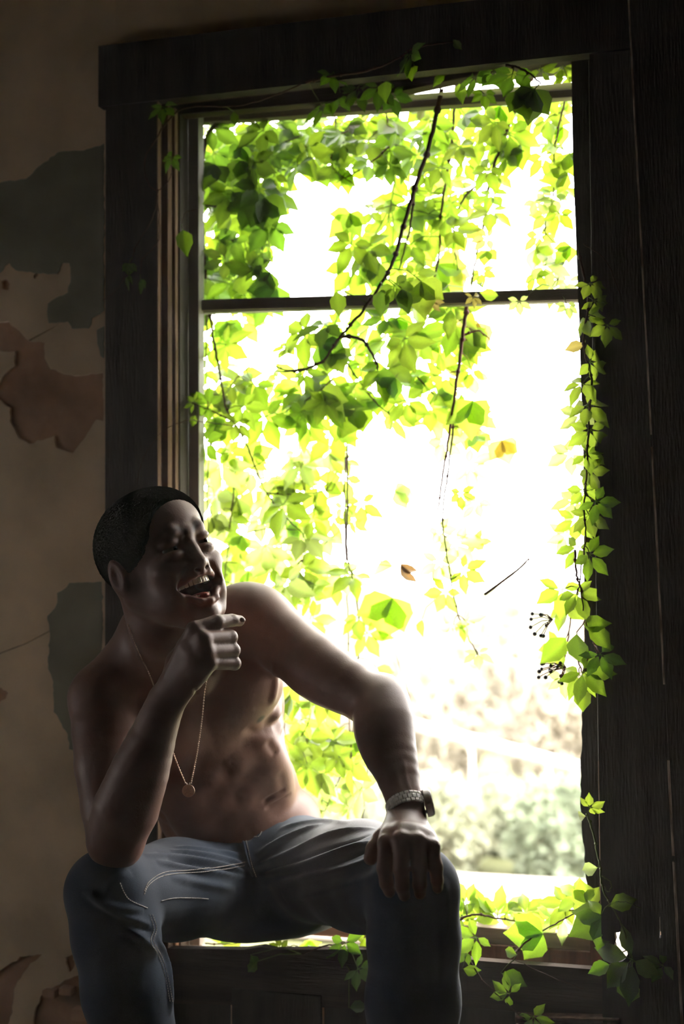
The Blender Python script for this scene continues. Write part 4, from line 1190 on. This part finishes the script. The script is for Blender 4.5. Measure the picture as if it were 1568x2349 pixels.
vine('rightlow', 'creeper tip with berry clusters hanging at the right window edge', [([(1318, 1260), (1322, 1320), (1332, 1350), (1345, 1420), (1362, 1480), (1378, 1510)], -.02, .0016), ([(1330, 1340), (1312, 1400), (1300, 1480), (1290, 1540)], .02, .0012), ([(1320, 1500), (1335, 1545), (1340, 1590)], 0.0, .001)], .0014, 'stem_red')
vine('sill', 'leafy creeper lying along the bottom rail right of the man\'s knee', [([(1040, 2115), (1090, 2098), (1150, 2108), (1230, 2112), (1300, 2090), (1350, 2085)], [.06, .06, .09, .10, .07, .04], .0016), ([(1170, 2195), (1220, 2150), (1290, 2110), (1350, 2082)], [-.015, .03, .03, .02], .0014)], .0014)
vine('casing', 'wispy creeper shoot with large grey leaves over the lower right casing', [([(1345, 1865), (1362, 1920), (1375, 1985), (1380, 2030), (1398, 2072), (1425, 2120), (1440, 2180), (1448, 2215)], -.035, .0014), ([(1398, 2072), (1430, 2068), (1470, 2083)], -.04, .0006), ([(1380, 2010), (1396, 2020), (1402, 2036), (1392, 2046), (1386, 2034)], -.04, .0007)], .0012, 'stem_green')
vine('apron', 'creeper trailing down the dark boards below the window', [([(1040, 2140), (1066, 2180), (1100, 2240), (1150, 2290), (1190, 2330)], [.02, -.02, -.03, -.03, -.03], .0013), ([(850, 2135), (800, 2160), (740, 2172), (690, 2190)], [.04, .03, -.01, -.03], .0016), ([(1180, 2200), (1260, 2240), (1340, 2270)], -.03, .0006)], .0012)
vine('undergap', 'creeper leaves in the bright gap under the bottom rail', [([(470, 2165), (530, 2165), (600, 2150)], .12, .0014), ([(650, 2200), (670, 2170), (720, 2185)], .05, .001)], .0012)
vine('topinside', 'shadowed creeper hanging inside over the window head', [([(700, 190), (760, 175), (850, 160), (920, 130), (950, 110), (1040, 95)], -.035, .0018), ([(870, 165), (880, 200), (890, 240)], .02), ([(1160, 150), (1200, 160), (1240, 190)], -.02, .002), ([(1150, 120), (1230, 105), (1300, 90)], .0, .0012), ([(1060, 185), (1020, 180), (950, 205)], .05)], .0014)
vine('leftcasing', 'thin looping creeper tendrils on the dark left casing', [([(690, 195), (560, 240), (420, 250), (350, 330), (330, 380), (340, 420), (362, 436), (390, 410), (392, 380), (370, 360)], -.03, .0011), ([(362, 436), (350, 500), (310, 570), (295, 620), (270, 660), (236, 690)], -.03, .0009), ([(360, 440), (366, 540), (350, 570), (325, 600), (322, 660)], -.03, .0009), ([(452, 480), (425, 490), (415, 520)], -.01, .0007), ([(555, 980), (470, 968), (430, 965), (380, 985), (340, 1030), (322, 1070), (313, 1115)], [.1, .02, -.03, -.035, -.035, -.035, -.035], .0006)], .0009)

def region(vkeys, x0, y0, x1, y1, n, Y, size, mats, holes=(), dmin=None, kinds=('five', 'five', 'five', 'three'), jitY=.05, down=1.0, shape=None):
    """scatter leaves over a pixel rectangle at a depth; each is tied to the nearest stem"""
    pts = []; tries = 0
    dmin = dmin if dmin is not None else .62*math.sqrt((x1-x0)*(y1-y0)/max(1, n))
    while len(pts) < n and tries < n*60:
        tries += 1
        x, y = rv.uniform(x0, x1), rv.uniform(y0, y1)
        if shape == 'oval' and ((x-(x0+x1)/2)/((x1-x0)/2))**2+((y-(y0+y1)/2)/((y1-y0)/2))**2 > 1: continue
        if any(((x-hx)/rx)**2+((y-hy_)/ry)**2 < 1 for hx, hy_, rx, ry in holes): continue
        if any((x-a)**2+(y-b)**2 < dmin*dmin for a, b in pts): continue
        pts.append((x, y)); add_leaf(vkeys, x, y, Y+rv.uniform(-jitY, jitY), size*rv.uniform(.72, 1.25), rv.choice(mats), rv.choice(kinds), None, down)

def add_leaf(vkeys, x, y, Y, size_px, m, kind='five', ang=None, down=1.0, tilt=None, var=None):
    """ang: direction of the middle leaflet in the picture plane, degrees, -90 is down"""
    c = P(x, y, Y)
    if isinstance(vkeys, str): vkeys = [vkeys]
    v = min((VN[k] for k in vkeys), key=lambda v: np.linalg.norm(v.pts-c, axis=1).min())
    a = math.radians(ang if ang is not None else -90+rv.gauss(0, 42)/down)
    tx, ty = (tilt if tilt is not None else (rv.gauss(0, .38), rv.gauss(0, .38)))
    face = nrm(np.array((tx, -1.0, ty+.25)))
    e1 = nrm(np.cross(face, (0, 0, 1.0)))*-1; e2 = np.cross(e1, face)*-1
    if e2[2] < 0: e2 = -e2
    if e1[0] < 0: e1 = -e1
    tip = e1*math.cos(a)+e2*math.sin(a)
    v.leaves.append((c, tip, face, size_px*mpp(Y), kind, var if var is not None else rv.randrange(5), m))

D, Mi, Yl, Pa, Ru = 'dark', 'mid', 'yellow', 'pale', 'rust'
SKY = [(700, 540, 72, 125), (1190, 600, 85, 230), (1120, 560, 40, 60), (770, 430, 40, 40), (860, 430, 55, 40)]
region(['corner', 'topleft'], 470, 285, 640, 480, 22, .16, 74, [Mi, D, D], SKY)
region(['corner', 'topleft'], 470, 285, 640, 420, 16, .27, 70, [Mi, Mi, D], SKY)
region(['topleft', 'topmid'], 620, 275, 800, 420, 15, .20, 70, [Mi, Mi, D], SKY)
region(['topleft', 'topmid'], 600, 265, 800, 380, 12, .30, 66, [Mi], SKY)
region(['topmid', 'fall'], 780, 250, 1010, 400, 20, .20, 66, [Mi, Yl, Mi, D], SKY)
region(['topmid', 'fall'], 780, 240, 1010, 380, 9, .30, 64, [Yl, Mi], SKY)
region(['fall', 'righttop'], 1000, 225, 1200, 390, 16, .20, 66, [Yl, Mi, Mi], SKY)
region(['fall', 'righttop'], 1000, 225, 1180, 340, 5, .30, 60, [Yl, Mi], SKY)
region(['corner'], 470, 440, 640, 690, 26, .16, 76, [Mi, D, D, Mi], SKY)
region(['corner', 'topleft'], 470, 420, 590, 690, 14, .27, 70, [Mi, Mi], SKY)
region(['diag', 'fall', 'topmid'], 790, 440, 1020, 690, 22, .20, 76, [Mi, Yl, Yl, Mi], SKY)
region(['fall', 'diag'], 880, 430, 1030, 690, 7, .30, 72, [Yl, Yl, Mi], SKY)
region(['fall'], 790, 490, 900, 640, 2, .16, 92, [Yl, Mi], (), kinds=('three',))
region(['righttop'], 1020, 390, 1135, 640, 15, .22, 58, [Yl, Yl, Ru, Mi], [(1075, 600, 25, 40)])
region(['rightstrip'], 1225, 210, 1312, 420, 11, .18, 60, [Mi, Yl, Yl])
region(['rightstrip'], 1225, 420, 1312, 680, 13, .18, 56, [Mi, Yl, Pa])
region(['diag', 'fall', 'cluster'], 700, 720, 900, 940, 16, .15, 74, [Mi, Mi, Yl, D])
region(['fall', 'red'], 880, 700, 1090, 960, 20, .19, 74, [Mi, Yl, Yl, Mi], [(1000, 880, 14, 60)])
region(['red'], 1040, 740, 1110, 980, 6, .22, 66, [Ru, Ru, Yl])
region(['fall'], 880, 860, 960, 920, 2, .16, 84, [Mi], (), kinds=('three',))
region(['leftlow'], 465, 720, 560, 1060, 18, .16, 62, [Mi, Yl, Yl])
region(['cluster', 'leftlow'], 540, 860, 700, 960, 9, .17, 74, [Yl, Mi])
region(['cluster'], 690, 890, 830, 1000, 9, .16, 84, [Mi, Yl])
region(['cluster'], 600, 740, 700, 880, 4, .18, 56, [Yl, Mi], (), kinds=('single', 'five'))
region(['behindhead', 'leftlow'], 470, 1030, 680, 1200, 17, .20, 76, [Pa, Pa, Yl])
region(['behindhead'], 490, 1180, 720, 1370, 18, .20, 76, [Pa, Pa, Yl])
region(['behindhead'], 640, 1010, 800, 1140, 8, .24, 66, [Pa, Yl])
region(['behindhead', 'longthin'], 690, 1150, 830, 1340, 11, .24, 64, [Pa, Yl])
region(['behindhead'], 620, 1340, 720, 1430, 6, .20, 60, [Yl, Mi])
region(['hang'], 1000, 1000, 1110, 1260, 8, .20, 58, [Pa, Yl], ())
#region(['fall'], 880, 1100, 960, 1160, 1, .20, 90, [Pa], (), kinds=('three',))
region(['armpit'], 655, 1560, 760, 1720, 9, .18, 74, [Yl, Pa])
region(['armpit', 'longthin'], 665, 1700, 830, 1870, 17, .20, 74, [Yl, Pa, Pa])
region(['longthin'], 740, 1640, 830, 1700, 2, .20, 96, [Yl], (), kinds=('three',))
# placed one by one: what the eye picks out
for k, x, y, Y, s, m, kd, a in (
    ('hang', 1008, 1288, .15, 62, 'pale', 'five', -100), ('hang', 1062, 1308, .15, 60, 'yellow', 'five', -30), ('hang', 1022, 1356, .15, 58, 'yellow', 'five', -120), ('hang', 1040, 1432, .15, 56, 'pale', 'five', -110), ('hang', 1066, 1424, .15, 52, 'pale', 'five', -40), ('hang', 1096, 1498, .15, 44, 'pale', 'five', -80), ('hang', 968, 1420, .16, 40, 'yellow', 'single', -80),
    ('longthin', 822, 1415, .2, 66, 'yellow', 'five', -70), ('longthin', 842, 1452, .19, 66, 'yellow', 'five', -60), ('longthin', 900, 1372, .18, 105, 'yellow', 'three', -110), ('longthin', 790, 1310, .2, 64, 'pale', 'five', -90), ('longthin', 862, 1530, .2, 44, 'yellow', 'single', -20), ('longthin', 905, 1300, .18, 70, 'pale', 'single', 180),
    ('longthin', 916, 1292, .17, 66, 'dry', 'dry', -60), ('red', 1085, 920, .12, 95, 'yellow', 'three', -95), ('red', 1150, 1010, .22, 62, 'rust', 'three', -75), ('fall', 905, 1128, .18, 60, 'pale', 'three', -20),
    ('rightedge', 1352, 650, -.03, 50, 'yellow', 'five', -60), ('rightedge', 1392, 745, -.04, 52, 'yellow', 'five', -95), ('rightedge', 1362, 690, -.03, 46, 'yellow', 'five', -40), ('rightedge', 1345, 730, -.03, 54, 'yellow', 'five', -60),
    ('rightedge', 1352, 830, -.035, 58, 'yellow', 'five', -20), ('rightedge', 1335, 880, -.03, 58, 'yellow', 'five', -110), ('rightedge', 1345, 930, -.03, 66, 'yellow', 'five', -40), ('rightedge', 1332, 950, .0, 62, 'pale', 'five', -140), ('rightedge', 1352, 985, -.035, 64, 'yellow', 'five', -90),
    ('rightedge', 1342, 1040, -.03, 58, 'yellow', 'five', -30), ('rightedge', 1352, 1080, -.03, 52, 'yellow', 'five', -60), ('rightedge', 1310, 1040, .05, 60, 'pale', 'five', -150), ('rightedge', 1338, 1125, -.02, 54, 'yellow', 'five', -80),
    ('rightedge', 1366, 1150, -.045, 58, 'mid', 'five', -50), ('rightedge', 1350, 1180, -.03, 58, 'yellow', 'five', -85), ('rightedge', 1320, 1190, .02, 62, 'yellow', 'five', -100), ('rightedge', 1300, 1230, .05, 52, 'pale', 'five', -170),
    ('rightedge', 1352, 1272, -.045, 62, 'mid', 'five', -40), ('rightedge', 1325, 1255, .0, 58, 'yellow', 'five', -110), ('rightedge', 1318, 1150, .05, 58, 'pale', 'five', -170), ('rightedge', 1340, 790, .0, 44, 'rust', 'single', -170),
    ('rightlow', 1288, 1352, .0, 76, 'yellow', 'five', -100), ('rightlow', 1322, 1362, -.02, 66, 'yellow', 'five', -60), ('rightlow', 1300, 1390, .02, 62, 'yellow', 'five', -90), ('rightlow', 1322, 1450, -.045, 84, 'dark', 'single', -92), ('rightlow', 1345, 1436, -.04, 74, 'mid', 'single', -48), ('rightlow', 1335, 1434, -.03, 62, 'mid', 'single', 6),
    ('rightlow', 1300, 1460, .0, 80, 'mid', 'single', -135), ('rightlow', 1280, 1480, .02, 60, 'yellow', 'five', -120), ('rightlow', 1336, 1540, -.04, 78, 'mid', 'five', -50), ('rightlow', 1328, 1548, -.02, 58, 'yellow', 'five', -110), ('rightlow', 1376, 1500, -.04, 64, 'dark', 'five', -70), ('rightlow', 1290, 1550, .03, 52, 'pale', 'five', -80), ('rightlow', 1338, 1570, -.03, 62, 'mid', 'single', -95),
    ('sill', 1070, 2075, .09, 60, 'yellow', 'five', 120), ('sill', 1058, 2100, .08, 60, 'mid', 'five', 160), ('sill', 1100, 2108, .09, 72, 'yellow', 'five', 100), ('sill', 1140, 2100, .09, 70, 'yellow', 'five', 80), ('sill', 1120, 2110, .10, 64, 'yellow', 'three', 130), ('sill', 1160, 2095, .10, 54, 'pale', 'five', 60), ('sill', 1205, 2095, .10, 54, 'yellow', 'five', 95), ('sill', 1222, 2105, .10, 54, 'yellow', 'five', 70), ('sill', 1060, 2052, .1, 52, 'yellow', 'single', 130),
    ('sill', 1300, 2075, .07, 64, 'yellow', 'five', 170), ('sill', 1330, 2058, .06, 60, 'yellow', 'five', 150), ('sill', 1290, 2102, .08, 62, 'pale', 'five', -150), ('sill', 1260, 2118, .08, 56, 'yellow', 'five', 170), ('sill', 1345, 2072, .04, 56, 'yellow', 'three', 100),
    ('sill', 1244, 2142, .03, 92, 'mid', 'three', -168), ('sill', 1386, 2106, .0, 88, 'dark', 'three', -158),
    ('casing', 1352, 1852, -.04, 40, 'yellow', 'five', 30), ('casing', 1344, 1872, -.04, 34, 'pale', 'single', 185), ('casing', 1372, 1990, -.04, 48, 'pale', 'single', 195), ('casing', 1395, 2080, -.045, 64, 'mid', 'single', 18), ('casing', 1378, 2098, -.03, 40, 'mid', 'single', 120), ('casing', 1450, 2200, -.05, 104, 'dark', 'five', -138), ('casing', 1400, 2212, -.04, 52, 'dark', 'single', 200), ('casing', 1442, 2230, -.045, 84, 'mid', 'single', -96), ('casing', 1520, 2215, -.04, 54, 'dark', 'five', -170),
    ('apron', 1092, 2150, -.02, 60, 'mid', 'five', -150), ('apron', 1070, 2182, -.03, 42, 'dark', 'five', 170), ('apron', 1186, 2190, -.03, 40, 'mid', 'single', 175), ('apron', 1060, 2222, -.035, 42, 'dark', 'single', -10), ('apron', 1148, 2232, -.03, 62, 'dark', 'single', -20), ('apron', 1168, 2280, -.035, 52, 'mid', 'five', 150), ('apron', 1222, 2332, -.035, 56, 'mid', 'five', -60),
    ('apron', 840, 2142, .02, 60, 'mid', 'five', -40), ('apron', 790, 2160, .0, 58, 'dark', 'five', -80), ('apron', 820, 2222, -.03, 56, 'dark', 'five', -20), ('apron', 800, 2312, -.03, 44, 'dark', 'single', 10), ('apron', 574, 2190, -.02, 40, 'dark', 'single', -60), ('apron', 590, 2205, -.02, 38, 'mid', 'single', -130),
    ('undergap', 508, 2166, .14, 70, 'yellow', 'three', 60), ('undergap', 540, 2160, .14, 74, 'yellow', 'three', 100), ('undergap', 690, 2176, .12, 46, 'yellow', 'single', 20), ('undergap', 730, 2176, .12, 46, 'yellow', 'single', 170), ('undergap', 642, 2176, .02, 30, 'dark', 'five', 90),
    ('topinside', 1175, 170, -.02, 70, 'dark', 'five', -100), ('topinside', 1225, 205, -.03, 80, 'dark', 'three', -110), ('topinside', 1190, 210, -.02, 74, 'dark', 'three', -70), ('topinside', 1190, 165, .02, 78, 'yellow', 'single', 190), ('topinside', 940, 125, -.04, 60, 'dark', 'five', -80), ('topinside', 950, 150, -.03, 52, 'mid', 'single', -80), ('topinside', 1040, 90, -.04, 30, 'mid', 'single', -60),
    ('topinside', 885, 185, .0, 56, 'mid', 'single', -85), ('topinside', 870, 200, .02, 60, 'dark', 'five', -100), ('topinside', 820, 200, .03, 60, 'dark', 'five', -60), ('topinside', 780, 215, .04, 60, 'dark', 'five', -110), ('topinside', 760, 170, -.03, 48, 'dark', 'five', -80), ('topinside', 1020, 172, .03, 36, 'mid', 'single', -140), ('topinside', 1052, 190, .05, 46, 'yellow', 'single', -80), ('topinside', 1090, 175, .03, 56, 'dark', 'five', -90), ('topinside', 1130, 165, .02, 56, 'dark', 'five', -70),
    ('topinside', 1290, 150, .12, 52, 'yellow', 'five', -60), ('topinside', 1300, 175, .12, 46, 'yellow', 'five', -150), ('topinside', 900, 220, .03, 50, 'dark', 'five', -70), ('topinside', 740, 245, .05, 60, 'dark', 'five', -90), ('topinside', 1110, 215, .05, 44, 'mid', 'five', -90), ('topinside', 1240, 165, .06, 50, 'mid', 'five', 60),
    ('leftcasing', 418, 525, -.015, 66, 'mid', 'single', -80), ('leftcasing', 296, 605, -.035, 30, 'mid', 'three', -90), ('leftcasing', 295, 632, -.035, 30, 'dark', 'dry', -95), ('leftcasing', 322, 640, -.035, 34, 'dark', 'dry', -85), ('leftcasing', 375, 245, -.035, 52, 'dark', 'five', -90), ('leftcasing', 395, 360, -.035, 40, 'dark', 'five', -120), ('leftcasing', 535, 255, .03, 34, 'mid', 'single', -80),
    ('diag', 770, 665, .03, 62, 'mid', 'single', -80), ('diag', 880, 660, .02, 66, 'dark', 'single', -100), ('diag', 905, 655, .02, 60, 'mid', 'five', -60), ('diag', 920, 660, .02, 62, 'dark', 'single', -75), ('diag', 965, 645, .04, 84, 'yellow', 'three', -85), ('righttop', 990, 690, .05, 34, 'rust', 'five', -60), ('righttop', 1085, 680, .05, 30, 'rust', 'five', -90), ('righttop', 1145, 678, .05, 46, 'yellow', 'single', 170), ('rightstrip', 1190, 690, .05, 36, 'pale', 'five', -90), ('rightstrip', 1300, 700, .05, 40, 'pale', 'five', -90),
    ('leftlow', 445, 925, .05, 34, 'yellow', 'five', 150), ('leftlow', 448, 950, .05, 32, 'yellow', 'single', -110), ('leftlow', 482, 930, .08, 56, 'mid', 'five', 150)):
    add_leaf(k, x, y, Y, s, m, kd, a)
for k in VN: VN[k].build()
# berries on the right tip, and the bare broken twig
def berries(cx, cy, n, seed, spread, Y):
    r = random.Random(seed); m = MB(); b = MB(); c = P(cx, cy, Y)
    hub = P(cx+35, cy-15, Y)
    for i in range(n):
        p = P(cx+r.uniform(-1, 1)*spread, cy+r.uniform(-1, 1)*spread, Y+r.uniform(-.01, .01))
        m.tube([hub, (hub+p)/2+np.array((0, 0, .004)), p], [.0010, .0009, .0008], 5); b.ball(p, r.uniform(.0030, .0040), 8, 6)
    root = VN['rightlow'].root
    m.build('berry_stalks', M['stem_red'], root, True)
    for i in range(n):
        pass
    o = b.build('berries', M['berry'], root, True); o['kind'] = 'stuff'; o['label'] = 'cluster of small dark berries'
berries(1232, 1436, 9, 3, 30, .01); berries(1262, 1546, 14, 4, 30, .01)
tw = MB().tube(spline([P(1112, 1363, .16), P(1150, 1335, .16), P(1195, 1300, .16), P(1224, 1266, .16)], 4), [.0031]*3+[.0027]*4+[.0022]*3+[.0015]*3, 7)
tw.ball(P(1112, 1363, .16), .0028, 7, 5).ball(P(1152, 1333, .16), .0026, 7, 5).ball(P(1212, 1284, .16), .0024, 7, 5)
to = VN['righttop'].root
t_ = tw.build('broken_twig', M['stem_brown'], to, True)
t_['label'] = 'bare broken twig caught on a thin tendril'
MB().tube(spline([P(1090, 660, .2), P(1150, 900, .18), P(1215, 1150, .17), P(1218, 1275, .16)], 6), .0004, 4).build('tendril', M['stem_green'], to, True)
MB().tube(spline([P(1208, 1285, .16), P(1200, 1360, .17), P(1210, 1395, .17), P(1232, 1420, .12)], 6), .0004, 4).build('tendril', M['stem_green'], to, True)
